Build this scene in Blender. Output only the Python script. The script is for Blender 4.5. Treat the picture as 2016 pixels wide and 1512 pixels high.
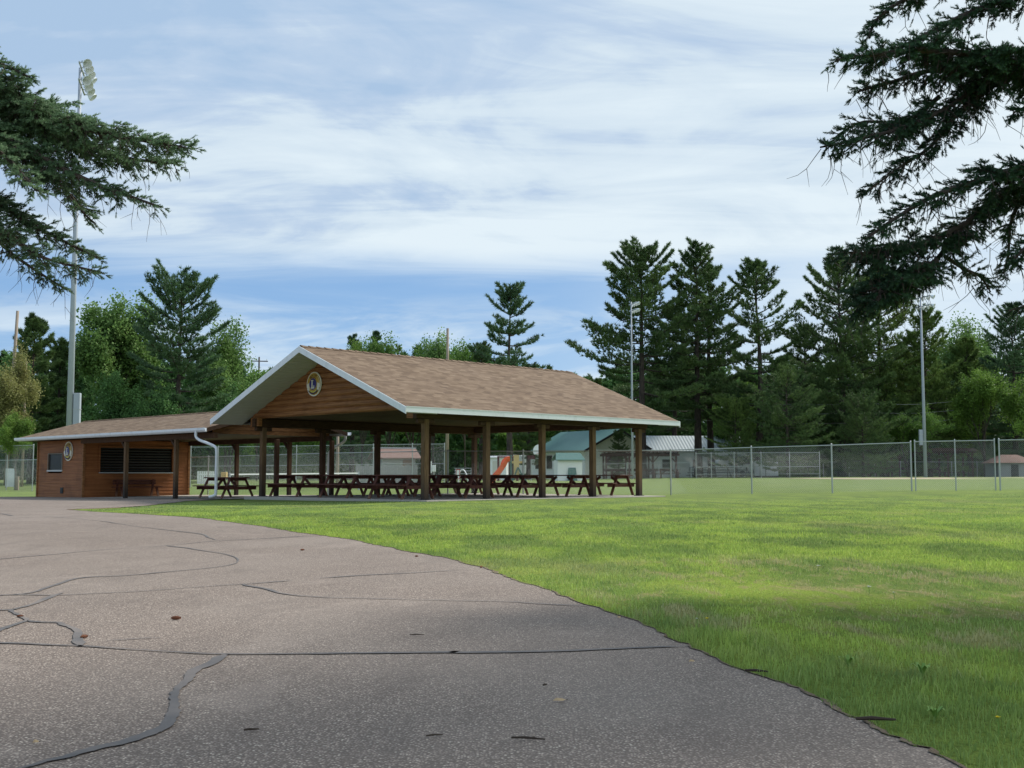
import bpy, bmesh, math, random
import numpy as np
from mathutils import Vector, Matrix, geometry
R = math.radians
S = bpy.context.scene
COL = S.collection
for o in list(bpy.data.objects): bpy.data.objects.remove(o)

# ------------------------------------------------------------------ camera
H = 0.78; F = 2258.7; PITCH = 0.0795
cd = bpy.data.cameras.new('camera'); cam = bpy.data.objects.new('camera', cd); COL.objects.link(cam)
cd.sensor_width = 36; cd.lens = 36 * F / 2016; cd.clip_start = 0.05; cd.clip_end = 3000
cam.location = (0, 0, H); cam.rotation_euler = (math.pi / 2 + PITCH, 0, 0)
S.camera = cam

# ------------------------------------------------------------------ light
SUN_EL = 44; SUN_AZ = 53            # azimuth clockwise from +Y (straight ahead)
SKY_STRENGTH = 0.1
S.view_settings.view_transform = 'Standard'; S.view_settings.look = 'None'
S.view_settings.exposure = 0.30; S.view_settings.gamma = 1
sl = bpy.data.lights.new('sun', 'SUN'); sl.energy = 3.7; sl.angle = R(12); sl.color = (1, .95, .87)
so = bpy.data.objects.new('sun', sl); COL.objects.link(so)
sdir = Vector((math.sin(R(SUN_AZ)) * math.cos(R(SUN_EL)), math.cos(R(SUN_AZ)) * math.cos(R(SUN_EL)), math.sin(R(SUN_EL))))
so.rotation_euler = sdir.to_track_quat('Z', 'Y').to_euler(); so.location = (20, 10, 30)

class NT:
    """small helper to write node trees"""
    def __init__(s, tree): s.t = tree; s.n = tree.nodes; s.l = tree.links
    def node(s, typ, **kw):
        nd = s.n.new(typ)
        for k, v in kw.items():
            if k.startswith('i_'): nd.inputs[k[2:].replace('_', ' ')].default_value = v
            else: setattr(nd, k, v)
        return nd
    def put(s, sock, val):
        if isinstance(val, bpy.types.NodeSocket): s.l.new(val, sock)
        elif val is not None: sock.default_value = val
    def math(s, op, a, b=None, c=None, clamp=False):
        nd = s.n.new('ShaderNodeMath'); nd.operation = op; nd.use_clamp = clamp
        s.put(nd.inputs[0], a)
        if b is not None: s.put(nd.inputs[1], b)
        if c is not None: s.put(nd.inputs[2], c)
        return nd.outputs[0]
    def mix(s, f, a, b, blend='MIX'):
        nd = s.n.new('ShaderNodeMix'); nd.data_type = 'RGBA'; nd.blend_type = blend; nd.clamp_factor = True
        s.put(nd.inputs[0], f); s.put(nd.inputs[6], a if not isinstance(a, tuple) else (*a, 1)[:4]); s.put(nd.inputs[7], b if not isinstance(b, tuple) else (*b, 1)[:4])
        return nd.outputs[2]
    def smooth(s, x, a, b):
        nd = s.n.new('ShaderNodeMapRange'); nd.interpolation_type = 'SMOOTHSTEP'
        s.put(nd.inputs[0], x); nd.inputs[1].default_value = a; nd.inputs[2].default_value = b
        return nd.outputs[0]
    def noise(s, vec, scale, detail=4, rough=.55, dist=0.0):
        nd = s.n.new('ShaderNodeTexNoise'); s.put(nd.inputs['Vector'], vec)
        nd.inputs['Scale'].default_value = scale; nd.inputs['Detail'].default_value = detail
        nd.inputs['Roughness'].default_value = rough; nd.inputs['Distortion'].default_value = dist
        return nd.outputs['Fac']
    def mapping(s, vec, scale=(1, 1, 1), loc=(0, 0, 0), rot=(0, 0, 0)):
        nd = s.n.new('ShaderNodeMapping'); s.put(nd.inputs[0], vec)
        nd.inputs[1].default_value = loc; nd.inputs[2].default_value = rot; nd.inputs[3].default_value = scale
        return nd.outputs[0]
    def ramp(s, f, stops):
        nd = s.n.new('ShaderNodeValToRGB'); s.put(nd.inputs[0], f)
        e = nd.color_ramp.elements
        e[0].position = stops[0][0]; e[0].color = (*stops[0][1], 1)
        e[1].position = stops[-1][0]; e[1].color = (*stops[-1][1], 1)
        for p, c in stops[1:-1]:
            k = e.new(p); k.color = (*c, 1)
        return nd.outputs[0]
    def bump(s, h, strength, dist):
        nd = s.n.new('ShaderNodeBump'); s.put(nd.inputs['Height'], h)
        nd.inputs['Strength'].default_value = strength; nd.inputs['Distance'].default_value = dist
        return nd.outputs[0]

W = bpy.data.worlds.new('World'); S.world = W; W.use_nodes = True
t = NT(W.node_tree); t.n.clear()
sky = t.n.new('ShaderNodeTexSky'); sky.sky_type = 'NISHITA'; sky.sun_disc = False
sky.sun_elevation = R(SUN_EL); sky.sun_rotation = R(SUN_AZ); sky.air_density = 1.0; sky.dust_density = 0.4; sky.ozone_density = 2.5
tc = t.n.new('ShaderNodeTexCoord'); D_ = tc.outputs['Generated']
sp = t.n.new('ShaderNodeSeparateXYZ'); t.l.new(D_, sp.inputs[0]); dx, dy, dz = sp.outputs
zz = t.math('ADD', t.math('MAXIMUM', dz, 0.0), 0.10)
px_ = t.math('DIVIDE', dx, zz); py_ = t.math('DIVIDE', dy, zz)
cmb = t.n.new('ShaderNodeCombineXYZ'); t.l.new(px_, cmb.inputs[0]); t.l.new(py_, cmb.inputs[1]); P = cmb.outputs[0]
# streaks fan out across the sky from low on the right
pr = t.mapping(P, (0.9, 1.2, 1), (3.1, .4, 0), (0, 0, R(-35)))
n1 = t.noise(pr, 1.5, 8, .58, 1.1)
n2 = t.noise(t.mapping(P, (0.5, 1.9, 1), (7, 2.2, 0), (0, 0, R(-30))), 2.2, 8, .58, .9)
n3 = t.noise(t.mapping(P, (1, 1.3, 1), (1, 9, 0)), 0.45, 3, .5, .2)
edge = t.math('ADD', dz, t.math('MULTIPLY', t.math('SUBTRACT', n3, .5), 0.055))
edge = t.math('ADD', edge, t.math('MULTIPLY', t.math('SUBTRACT', n2, .5), 0.030))
edge = t.math('ADD', edge, t.math('MULTIPLY', dx, 0.012))
edge = t.math('SUBTRACT', edge, t.math('MULTIPLY', t.smooth(dx, -.40, -.10), 0.004))
high = t.smooth(edge, 0.150, 0.200)
lown = t.noise(t.mapping(D_, (2.6, 2.6, 12), (0.3, 1.0, 0.1), (0, R(-4), 0)), 2.6, 7, .6, .6)
low = t.math('MULTIPLY', t.smooth(lown, 0.36, 0.62), t.math('SUBTRACT', 1.0, t.smooth(dz, 0.12, 0.168)))
right = t.smooth(dx, -0.02, 0.30)
low = t.math('MULTIPLY', low, 0.70)
low = t.math('MAXIMUM', low, t.math('MULTIPLY', right, t.math('ADD', 0.42, t.math('MULTIPLY', lown, .75))))
cover = t.math('MAXIMUM', high, low, clamp=True)
blue = t.mix(t.smooth(dz, 0.0, 0.19), (3.1, 4.8, 7.2), (1.75, 3.40, 6.1))
skyc = t.mix(0.75, sky.outputs[0], blue)
shade = t.math('ADD', t.math('MULTIPLY', n1, .75), t.math('MULTIPLY', n2, .45))
shade = t.math('ADD', shade, t.math('MULTIPLY', dx, .22))
shade = t.math('SUBTRACT', shade, t.math('MULTIPLY', t.smooth(dz, .22, .36), t.math('MULTIPLY', t.math('SUBTRACT', .25, dx), .16)))
shade = t.math('ADD', shade, t.math('MULTIPLY', t.math('SUBTRACT', 1.0, t.smooth(dz, 0.17, 0.25)), .10))
cloudc = t.ramp(shade, [(0.38, (.36, .50, .68)), (0.49, (.45, .57, .72)), (0.58, (.58, .69, .78)), (0.74, (.68, .78, .84))])
cloudc = t.mix(1.0, cloudc, (9.25, 9.2, 9.25), 'MULTIPLY')
fin = t.mix(cover, skyc, cloudc)
bg = t.n.new('ShaderNodeBackground'); t.l.new(fin, bg.inputs[0]); bg.inputs[1].default_value = SKY_STRENGTH
wo = t.n.new('ShaderNodeOutputWorld'); t.l.new(bg.outputs[0], wo.inputs[0])

# ------------------------------------------------------------------ picture geometry helpers (where things stand on the site)
CP, SP = math.cos(PITCH), math.sin(PITCH)
def ray(x, y):
    a = (x - 1008) / F; b = (756 - y) / F
    return (a, CP - b * SP, SP + b * CP)
def at(x, y, Y):
    d = ray(x, y); k = Y / d[1]; return Vector((d[0] * k, Y, H + d[2] * k))
def G(x, y, Z=0.0):
    d = ray(x, y); k = (Z - H) / d[2]; return (d[0] * k, d[1] * k)
def interp(x, xs, ys): return float(np.interp(x, xs, ys))
def sstep(x, a, b):
    q = np.clip((np.asarray(x, float) - a) / (b - a), 0, 1); return q * q * (3 - 2 * q)
GX = [-60, -40, -21, -13, -3, 6, 9.2, 12, 14.7, 18, 30, 60]; GZ = [-.3, -.26, -.2, -.11, 0, 0, .067, .12, .21, .25, .33, .4]
def terr(X, Y):
    X = np.asarray(X, float); Y = np.asarray(Y, float)
    z = np.interp(X, GX, GZ) * sstep(Y, 16, 38) * (1 - .4 * sstep(Y, 60, 110))
    z = z + .42 * sstep(Y, 52, 108) + .02 * np.sin(X * .35 + 1) * np.sin(Y * .23) * sstep(Y, 6, 20)
    return z
def tz(x, y): return float(terr(x, y))
def gp(px, Y, sink=0.0):
    """ground point at depth Y under picture column px"""
    X = (px - 1008) / F * (Y * CP + (-.5) * SP); return Vector((X, Y, tz(X, Y) - sink))

# ------------------------------------------------------------------ materials
MATS = {}
def M_(name):
    m = bpy.data.materials.new(name); m.use_nodes = True; MATS[name] = m
    tt = NT(m.node_tree); b = m.node_tree.nodes['Principled BSDF']
    return m, tt, b
def objvec(tt): return tt.n.new('ShaderNodeTexCoord').outputs['Object']
def posvec(tt): return tt.n.new('ShaderNodeNewGeometry').outputs['Position']
def plain(name, col, rough=.6, metal=0, var=.12, scale=3.0, spec=.4):
    m, tt, b = M_(name)
    v = objvec(tt); n = tt.noise(v, scale, 5, .6)
    c = tt.mix(n, tuple(x * (1 - var) for x in col), tuple(min(1, x * (1 + var)) for x in col))
    tt.l.new(c, b.inputs['Base Color']); b.inputs['Roughness'].default_value = rough; b.inputs['Metallic'].default_value = metal
    b.inputs['Specular IOR Level'].default_value = spec
    return m
def wood(name, c1, c2, rough=.65, stretch=(1, 1, 1), scale=8, dirt=None, dirt_h=.35):
    m, tt, b = M_(name)
    v = objvec(tt); vs = tt.mapping(v, stretch)
    n = tt.noise(vs, scale, 6, .65, .4); n2 = tt.noise(v, 1.1, 4, .6)
    c = tt.mix(tt.smooth(n, .3, .7), c1, c2)
    c = tt.mix(tt.math('MULTIPLY', tt.smooth(n2, .45, .75), .45), c, tuple(x * .45 for x in c1))
    if dirt:
        s_ = tt.n.new('ShaderNodeSeparateXYZ'); tt.l.new(v, s_.inputs[0])
        zz_ = tt.math('ADD', s_.outputs[2], tt.math('MULTIPLY', n2, -.5))
        c = tt.mix(tt.math('SUBTRACT', 1.0, tt.smooth(zz_, -.4, dirt_h)), c, dirt)
    tt.l.new(c, b.inputs['Base Color']); b.inputs['Roughness'].default_value = rough; b.inputs['Specular IOR Level'].default_value = .25
    tt.l.new(tt.bump(n, .5, .004), b.inputs['Normal'])
    return m
def weathered(name, col):
    m, tt, b = M_(name); v = objvec(tt); n = tt.noise(tt.mapping(v, (1.5, 1.5, .6)), 2.5, 6, .7); n2 = tt.noise(v, 18, 3, .7)
    c = tt.mix(tt.math('MULTIPLY', tt.smooth(n, .48, .75), .35), col, (.40, .40, .37)); c = tt.mix(tt.math('MULTIPLY', tt.smooth(n2, .6, .8), .25), c, (.33, .31, .28))
    tt.l.new(c, b.inputs['Base Color']); b.inputs['Roughness'].default_value = .5; return m
weathered('fascia_metal', (.74, .77, .80))
def shingle(name, swap):
    m, tt, b = M_(name); v = objvec(tt)
    vv = tt.mapping(v, (1, 1, 0), (0, 0, 0), (0, 0, R(90) if swap else 0))
    br = tt.n.new('ShaderNodeTexBrick'); tt.l.new(vv, br.inputs['Vector'])
    br.inputs['Scale'].default_value = 1; br.inputs['Brick Width'].default_value = .33; br.inputs['Row Height'].default_value = .14
    br.inputs['Mortar Size'].default_value = .006; br.inputs['Mortar Smooth'].default_value = .3
    br.inputs['Color1'].default_value = (0, 0, 0, 1); br.inputs['Color2'].default_value = (1, 1, 1, 1); br.inputs['Mortar'].default_value = (.3, .3, .3, 1)
    n = tt.noise(tt.mapping(vv, (1.0, 3.0, 1)), 2.6, 3, .6); n2 = tt.noise(vv, 40, 2, .7); n3 = tt.noise(vv, .35, 3, .5)
    f = tt.math('ADD', tt.math('ADD', tt.math('MULTIPLY', br.outputs['Color'], .36), .07), tt.math('MULTIPLY', n, .52))
    c = tt.ramp(f, [(.22, (.085, .056, .036)), (.42, (.158, .108, .070)), (.62, (.228, .162, .108)), (.85, (.315, .236, .162))])
    c = tt.mix(tt.smooth(n2, .35, .75), tt.mix(.28, c, (.07, .045, .035)), c)
    c = tt.mix(tt.math('MULTIPLY', n3, .25), c, (.22, .17, .14))
    tt.l.new(c, b.inputs['Base Color']); b.inputs['Roughness'].default_value = .95; b.inputs['Specular IOR Level'].default_value = .15
    tt.l.new(tt.bump(tt.math('ADD', br.outputs['Fac'], n2), .5, .012), b.inputs['Normal'])
    return m
plain('white_metal', (.72, .75, .78), .45, 0, .05)
plain('soffit_metal', (.52, .52, .50), .6, 0, .06)
plain('galvanised', (.42, .45, .45), .5, .35, .12, 20)
plain('galv_pole', (.36, .40, .46), .6, 0, .10, 3)
plain('dark_metal', (.05, .05, .055), .5, .4, .1)
plain('reflector', (.80, .82, .82), .3, .15, .05)
plain('concrete', (.40, .37, .33), .9, 0, .15, 4, .2)
plain('black_void', (.012, .011, .010), .6, 0, .1)
plain('white_paint', (.82, .84, .84), .7, 0, .05)
plain('cream_paint', (.62, .62, .56), .8, 0, .08)
plain('green_metal', (.07, .17, .155), .5, .1, .1)
plain('light_green_metal', (.34, .44, .46), .4, .3, .1)
plain('orange_plastic', (.85, .13, .025), .35, 0, .05)
plain('tan_plastic', (.62, .45, .20), .5, 0, .08)
plain('maroon_paint', (.09, .02, .025), .6, 0, .1)
plain('red_paint', (.45, .03, .03), .5, 0, .1)
plain('grey_board', (.30, .30, .30), .85, 0, .18, 6)
plain('brown_roof_far', (.23, .14, .115), .9, 0, .15, 3)
plain('blue_car', (.05, .10, .22), .3, 0, .05)
plain('net_black', (.03, .03, .03), .8, 0, .1)
plain('glass_dark', (.03, .035, .035), .12, 0, .1); plain('window_trim', (.22, .17, .13), .7, 0, .1)
plain('cable', (.30, .31, .30), .5, 0, .1)
plain('dandelion', (.80, .62, .02), .7, 0, .1)
plain('clover', (.75, .75, .68), .7, 0, .1)
plain('weed_leaf', (.16, .28, .05), .6, 0, .2)
plain('dry_leaf', (.42, .30, .17), .8, 0, .2, 40)
plain('twig', (.05, .035, .025), .9, 0, .25, 30)
plain('pine_cone', (.20, .075, .035), .8, 0, .3, 60)
plain('gold_enamel', (.50, .33, .06), .45, 0, .12, 20)
plain('purple_enamel', (.035, .03, .18), .4, 0, .08)
plain('sign_cream', (.72, .70, .60), .5, 0, .05)
plain('brown_enamel', (.16, .08, .03), .5, 0, .1)
plain('yellow_enamel', (.62, .55, .10), .45, 0, .1)
wood('log_siding', (.175, .068, .022), (.36, .165, .062), .6, (.4, .12, 3), 8)
wood('room_siding', (.205, .070, .022), (.36, .140, .048), .6, (.07, .07, 3.2), 6)
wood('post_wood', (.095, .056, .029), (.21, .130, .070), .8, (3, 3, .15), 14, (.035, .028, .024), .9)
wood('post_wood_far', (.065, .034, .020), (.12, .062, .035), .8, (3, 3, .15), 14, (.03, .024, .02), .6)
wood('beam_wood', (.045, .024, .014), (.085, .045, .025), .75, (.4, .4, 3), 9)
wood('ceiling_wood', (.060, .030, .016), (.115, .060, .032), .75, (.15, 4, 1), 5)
wood('table_wood', (.065, .019, .013), (.135, .043, .028), .6, (1, 1, 1), 12, (.24, .13, .08), .0)
wood('pergola_wood', (.07, .03, .03), (.12, .055, .05), .8, (1, 1, 1), 8)
wood('pole_wood', (.24, .19, .15), (.36, .30, .24), .9, (4, 4, .2), 6)
shingle('shingle', False); shingle('shingle_wing', True)
def corrug(name, col, axis, freq):
    m, tt, b = M_(name); v = objvec(tt)
    wv = tt.n.new('ShaderNodeTexWave'); wv.wave_type = 'BANDS'; wv.bands_direction = axis; wv.inputs['Scale'].default_value = freq; tt.l.new(v, wv.inputs['Vector'])
    c = tt.mix(wv.outputs['Fac'], tuple(x * .8 for x in col), col); tt.l.new(c, b.inputs['Base Color']); b.inputs['Roughness'].default_value = .4
    b.inputs['Metallic'].default_value = .3; tt.l.new(tt.bump(wv.outputs['Fac'], .6, .03), b.inputs['Normal'])
corrug('ribbed_roof', (.50, .56, .58), 'X', .9)
corrug('roll_shutter', (.018, .016, .014), 'Z', 2.6)

def lawn_colour(tt, v):
    """colour of the turf by place: lush lime patches, mid greens, straw-coloured worn areas"""
    a = tt.noise(v, .16, 4, .6, .5); b_ = tt.noise(tt.mapping(v, (1, .45, 1)), .9, 5, .6, .3); c_ = tt.noise(v, 3.2, 4, .65)
    base = tt.mix(tt.smooth(a, .35, .65), (.098, .150, .028), (.150, .225, .038))
    base = tt.mix(tt.math('MULTIPLY', tt.smooth(b_, .42, .60), .80), base, (.215, .300, .038))
    base = tt.mix(tt.math('MULTIPLY', tt.smooth(c_, .50, .70), .55), base, (.065, .118, .022))
    # worn straw patch on the right of the near lawn, and dry flecks in the rest
    s_ = tt.n.new('ShaderNodeSeparateXYZ'); tt.l.new(v, s_.inputs[0])
    ex = tt.math('DIVIDE', tt.math('SUBTRACT', s_.outputs[0], 2.1), 1.9); ey = tt.math('DIVIDE', tt.math('SUBTRACT', s_.outputs[1], 8.0), 3.2)
    rr = tt.math('ADD', tt.math('MULTIPLY', ex, ex), tt.math('MULTIPLY', ey, ey))
    patch = tt.math('SUBTRACT', 1.0, tt.smooth(rr, .2, 1.5))
    dry = tt.noise(tt.mapping(v, (1.6, .6, 1)), 2.0, 7, .72, .7)
    dryf = tt.math('MULTIPLY', patch, tt.smooth(dry, .47, .62))
    far = tt.smooth(s_.outputs[1], 14, 60)
    dry2 = tt.math('MULTIPLY', tt.smooth(tt.noise(tt.mapping(v, (1, .5, 1), (4, 4, 0)), .35, 4, .65), .52, .72), .35)
    dryf = tt.math('MAXIMUM', tt.math('MULTIPLY', dryf, .72), dry2)
    base = tt.mix(dryf, base, (.26, .23, .095))
    base = tt.mix(tt.math('MULTIPLY', far, .75), base, (.185, .250, .095))
    # lush strip that follows the path edge
    return base
m, tt, b = M_('lawn'); v = posvec(tt)
c = tt.mix(1.0, lawn_colour(tt, v), (1.10, 1.04, 1.15), 'MULTIPLY'); fine = tt.noise(v, 38, 3, .7)
c = tt.mix(tt.smooth(fine, .30, .62), tt.mix(.45, c, (.04, .055, .015)), c)
tt.l.new(c, b.inputs['Base Color']); b.inputs['Roughness'].default_value = .95; b.inputs['Specular IOR Level'].default_value = .05
tt.l.new(tt.bump(fine, .8, .03), b.inputs['Normal'])
def leafmat(name, builder, trans=.25, rough=.6):
    m, tt, b = M_(name); at_ = tt.n.new('ShaderNodeAttribute'); at_.attribute_name = 'tint'; at_.attribute_type = 'GEOMETRY'
    c = builder(tt, at_.outputs['Fac'])
    tt.l.new(c, b.inputs['Base Color']); b.inputs['Roughness'].default_value = rough; b.inputs['Specular IOR Level'].default_value = .2
    tr = tt.n.new('ShaderNodeBsdfTranslucent'); tt.l.new(c, tr.inputs[0])
    mx = tt.n.new('ShaderNodeMixShader'); mx.inputs[0].default_value = trans
    tt.l.new(b.outputs[0], mx.inputs[1]); tt.l.new(tr.outputs[0], mx.inputs[2])
    tt.l.new(mx.outputs[0], tt.n['Material Output'].inputs[0])
    return m
leafmat('grass_blade', lambda tt, f: tt.mix(tt.math('MULTIPLY', tt.smooth(f, .84, .97), .6), tt.mix(1.0, tt.mix(1.0, lawn_colour(tt, posvec(tt)), tt.ramp(f, [(0, (.62, .66, .6)), (.8, (1.0, 1.0, .9))]), 'MULTIPLY'), (2.42, 2.22, 3.9), 'MULTIPLY'), (.54, .49, .27)), .35)
def two(c1, c2, c3, sc=.5):
    def f_(tt, f):
        n = tt.noise(posvec(tt), sc, 3, .6)
        c = tt.ramp(f, [(0, c1), (.55, c2), (1, c3)])
        return tt.mix(tt.math('MULTIPLY', tt.smooth(n, .4, .7), .35), c, tuple(x * 1.25 for x in c3))
    return f_
leafmat('pine_needles', two((0.039, 0.076, 0.032), (0.087, 0.151, 0.052), (0.178, 0.258, 0.086)), 0.2)
leafmat('pine_needles_blue', two((0.048, 0.098, 0.054), (0.086, 0.159, 0.076), (0.158, 0.245, 0.113)), 0.2)
leafmat('pine_needles_olive', two((0.055, 0.101, 0.029), (0.126, 0.202, 0.051), (0.237, 0.328, 0.091)), 0.22)
leafmat('leaf_green', two((0.060, 0.131, 0.028), (0.121, 0.230, 0.049), (0.211, 0.341, 0.077)), 0.4)
leafmat('leaf_lime', two((0.076, 0.139, 0.025), (0.139, 0.240, 0.045), (0.228, 0.354, 0.070)), 0.35)
leafmat('leaf_dark', two((0.048, 0.107, 0.044), (0.091, 0.193, 0.062), (0.156, 0.288, 0.088)), 0.3)
leafmat('leaf_willow', two((0.147, 0.158, 0.053), (0.231, 0.231, 0.084), (0.315, 0.315, 0.116)), .3)
leafmat('leaf_silver', two((0.076, 0.148, 0.041), (0.145, 0.258, 0.073), (0.253, 0.386, 0.119)), 0.4)
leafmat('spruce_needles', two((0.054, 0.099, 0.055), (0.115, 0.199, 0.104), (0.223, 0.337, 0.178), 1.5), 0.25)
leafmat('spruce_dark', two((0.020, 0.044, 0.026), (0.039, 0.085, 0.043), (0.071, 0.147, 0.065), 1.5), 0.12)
def bark(name, c1, c2, sc):
    m, tt, b = M_(name); v = tt.mapping(objvec(tt), (1, 1, .25)); n = tt.noise(v, sc, 5, .7, .3)
    tt.l.new(tt.mix(tt.smooth(n, .3, .7), c1, c2), b.inputs['Base Color']); b.inputs['Roughness'].default_value = .95
    tt.l.new(tt.bump(n, .9, .03), b.inputs['Normal'])
bark('bark_dark', (.025, .019, .016), (.085, .065, .052), 6); bark('bark_grey', (.10, .09, .075), (.22, .19, .16), 6)
# asphalt with exposed reddish-grey aggregate
m, tt, b = M_('asphalt'); v = posvec(tt)
vo = tt.n.new('ShaderNodeTexVoronoi'); vo.feature = 'F1'; tt.l.new(v, vo.inputs['Vector']); vo.inputs['Scale'].default_value = 118
cs = tt.n.new('ShaderNodeSeparateColor'); tt.l.new(vo.outputs['Color'], cs.inputs[0])
cA = tt.ramp(cs.outputs[0], [(0, (.185, .146, .122)), (.40, (.300, .243, .203)), (.80, (.405, .330, .278)), (.93, (.51, .43, .36)), (1, (.70, .61, .51))])
stone = tt.smooth(vo.outputs['Distance'], .62, .25)
vo2 = tt.n.new('ShaderNodeTexVoronoi'); tt.l.new(v, vo2.inputs['Vector']); vo2.inputs['Scale'].default_value = 62
c2_ = tt.n.new('ShaderNodeSeparateColor'); tt.l.new(vo2.outputs['Color'], c2_.inputs[0])
c = tt.mix(stone, (.150, .120, .102), cA)
big = tt.math('MULTIPLY', tt.smooth(c2_.outputs[0], .93, .98), tt.smooth(vo2.outputs['Distance'], .30, .18))
c = tt.mix(big, c, (.42, .38, .33))
l1 = tt.noise(v, .30, 4, .6, .4); l2 = tt.noise(tt.mapping(v, (1.6, .7, 1)), 1.3, 6, .7, .8)
c = tt.mix(tt.math('MULTIPLY', tt.smooth(l1, .40, .68), .35), c, (.30, .255, .22))
c = tt.mix(tt.math('MULTIPLY', tt.smooth(l2, .48, .66), .26), c, (.11, .09, .08))
l3 = tt.noise(v, .75, 4, .65, 1.0)
c = tt.mix(tt.math('MULTIPLY', tt.smooth(l3, .58, .66), .16), c, (.42, .35, .30))
tt.l.new(c, b.inputs['Base Color']); b.inputs['Roughness'].default_value = .9; b.inputs['Specular IOR Level'].default_value = .2
tt.l.new(tt.bump(vo.outputs['Distance'], .6, .004), b.inputs['Normal'])
m, tt, b = M_('tar'); v = posvec(tt); n = tt.noise(v, 30, 4, .7); n2 = tt.noise(v, 3.0, 4, .6)
tt.l.new(tt.mix(tt.math('MULTIPLY', tt.smooth(n2, .35, .7), .8), tt.mix(n, (.075, .070, .070), (.12, .11, .106)), (.19, .160, .142)), b.inputs['Base Color']); b.inputs['Roughness'].default_value = .75
m, tt, b = M_('soil'); v = posvec(tt); n = tt.noise(v, 25, 5, .7)
tt.l.new(tt.ramp(n, [(.25, (.06, .04, .026)), (.5, (.14, .10, .065)), (.75, (.26, .20, .14))]), b.inputs['Base Color']); b.inputs['Roughness'].default_value = 1
tt.l.new(tt.bump(n, 1, .02), b.inputs['Normal'])
plain('infield_sand', (.42, .35, .23), .95, 0, .1, 1)

# ------------------------------------------------------------------ mesh helpers
class MB:
    def __init__(s): s.v = []; s.f = []
    def add(s, vs, fs):
        o = len(s.v); s.v.extend([tuple(p) for p in vs]); s.f.extend([tuple(i + o for i in f) for f in fs]); return s
    def hexa(s, p):           # 8 points: bottom 4 ccw, top 4 ccw
        return s.add(p, [(3, 2, 1, 0), (4, 5, 6, 7), (0, 1, 5, 4), (1, 2, 6, 5), (2, 3, 7, 6), (3, 0, 4, 7)])
    def box(s, a, b):
        x0, y0, z0 = a; x1, y1, z1 = b
        return s.hexa([(x0, y0, z0), (x1, y0, z0), (x1, y1, z0), (x0, y1, z0), (x0, y0, z1), (x1, y0, z1), (x1, y1, z1), (x0, y1, z1)])
    def bar(s, a, b, w, h, up=(0, 0, 1)):
        a = Vector(a); b = Vector(b); d = (b - a).normalized(); up = Vector(up)
        side = d.cross(up)
        if side.length < 1e-4: side = d.cross(Vector((1, 0, 0)))
        side.normalize(); u2 = side.cross(d).normalized(); pts = []
        for q in (a, b):
            for i, j in ((-1, -1), (1, -1), (1, 1), (-1, 1)): pts.append(q + side * (w / 2 * i) + u2 * (h / 2 * j))
        return s.add(pts, [(3, 2, 1, 0), (4, 5, 6, 7), (0, 1, 5, 4), (1, 2, 6, 5), (2, 3, 7, 6), (3, 0, 4, 7)])
    def tube(s, pts, rad, n=8, cap=True):
        pts = [Vector(p) for p in pts]; m = len(pts)
        if not hasattr(rad, '__len__'): rad = [rad] * m
        vs = []; ref = None
        for i, p in enumerate(pts):
            d = (pts[min(i + 1, m - 1)] - pts[max(i - 1, 0)]).normalized()
            if ref is None: ref = Vector((0, 0, 1)) if abs(d.z) < .9 else Vector((1, 0, 0))
            a = d.cross(ref)
            if a.length < 1e-4: a = d.cross(Vector((0, 1, 0)))
            a.normalize(); b2 = d.cross(a).normalized(); ref = a.cross(d)
            for k in range(n):
                an = 2 * math.pi * k / n; vs.append(p + (a * math.cos(an) + b2 * math.sin(an)) * rad[i])
        fs = []
        for i in range(m - 1):
            for k in range(n):
                k2 = (k + 1) % n; fs.append((i * n + k, i * n + k2, (i + 1) * n + k2, (i + 1) * n + k))
        if cap: fs.append(tuple(range(n))[::-1]); fs.append(tuple((m - 1) * n + k for k in range(n)))
        return s.add(vs, fs)
    def prism(s, poly, a, b):     # poly: list of 3D points; swept by vector b-a
        d = Vector(b) - Vector(a); n = len(poly); P0 = [Vector(p) for p in poly]; vs = P0 + [p + d for p in P0]
        return s.add(vs, [tuple(range(n))[::-1], tuple(range(n, 2 * n))] + [(i, (i + 1) % n, (i + 1) % n + n, i + n) for i in range(n)])
    def build(s, name, mat, parent=None, smooth=False, bevel=0):
        me = bpy.data.meshes.new(name); me.from_pydata(s.v, [], s.f)
        bm = bmesh.new(); bm.from_mesh(me); bmesh.ops.recalc_face_normals(bm, faces=bm.faces)
        if bevel: bmesh.ops.bevel(bm, geom=[e for e in bm.edges if len(e.link_faces) == 2 and e.calc_face_angle(0) > .6], offset=bevel, segments=1, affect='EDGES', clamp_overlap=True)
        bm.to_mesh(me); bm.free()
        me.materials.append(MATS[mat])
        if smooth: me.shade_smooth()
        o = bpy.data.objects.new(name, me); COL.objects.link(o)
        if parent: o.parent = parent
        return o
def raw(name, V, Fc, mat, parent=None, tint=None):
    """big meshes straight from numpy; Fc is (n,3) or (n,4)"""
    V = np.asarray(V, np.float32).reshape(-1, 3); Fc = np.asarray(Fc, np.int32)
    me = bpy.data.meshes.new(name); k = Fc.shape[1]; nf = len(Fc)
    me.vertices.add(len(V)); me.vertices.foreach_set('co', V.ravel())
    me.loops.add(nf * k); me.loops.foreach_set('vertex_index', Fc.ravel())
    me.polygons.add(nf); me.polygons.foreach_set('loop_start', np.arange(0, nf * k, k, dtype=np.int32))
    me.update(calc_edges=True)
    if tint is not None:
        a = me.attributes.new('tint', 'FLOAT', 'POINT'); a.data.foreach_set('value', np.asarray(tint, np.float32).ravel())
    me.materials.append(MATS[mat])
    o = bpy.data.objects.new(name, me); COL.objects.link(o)
    if parent: o.parent = parent
    return o
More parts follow.
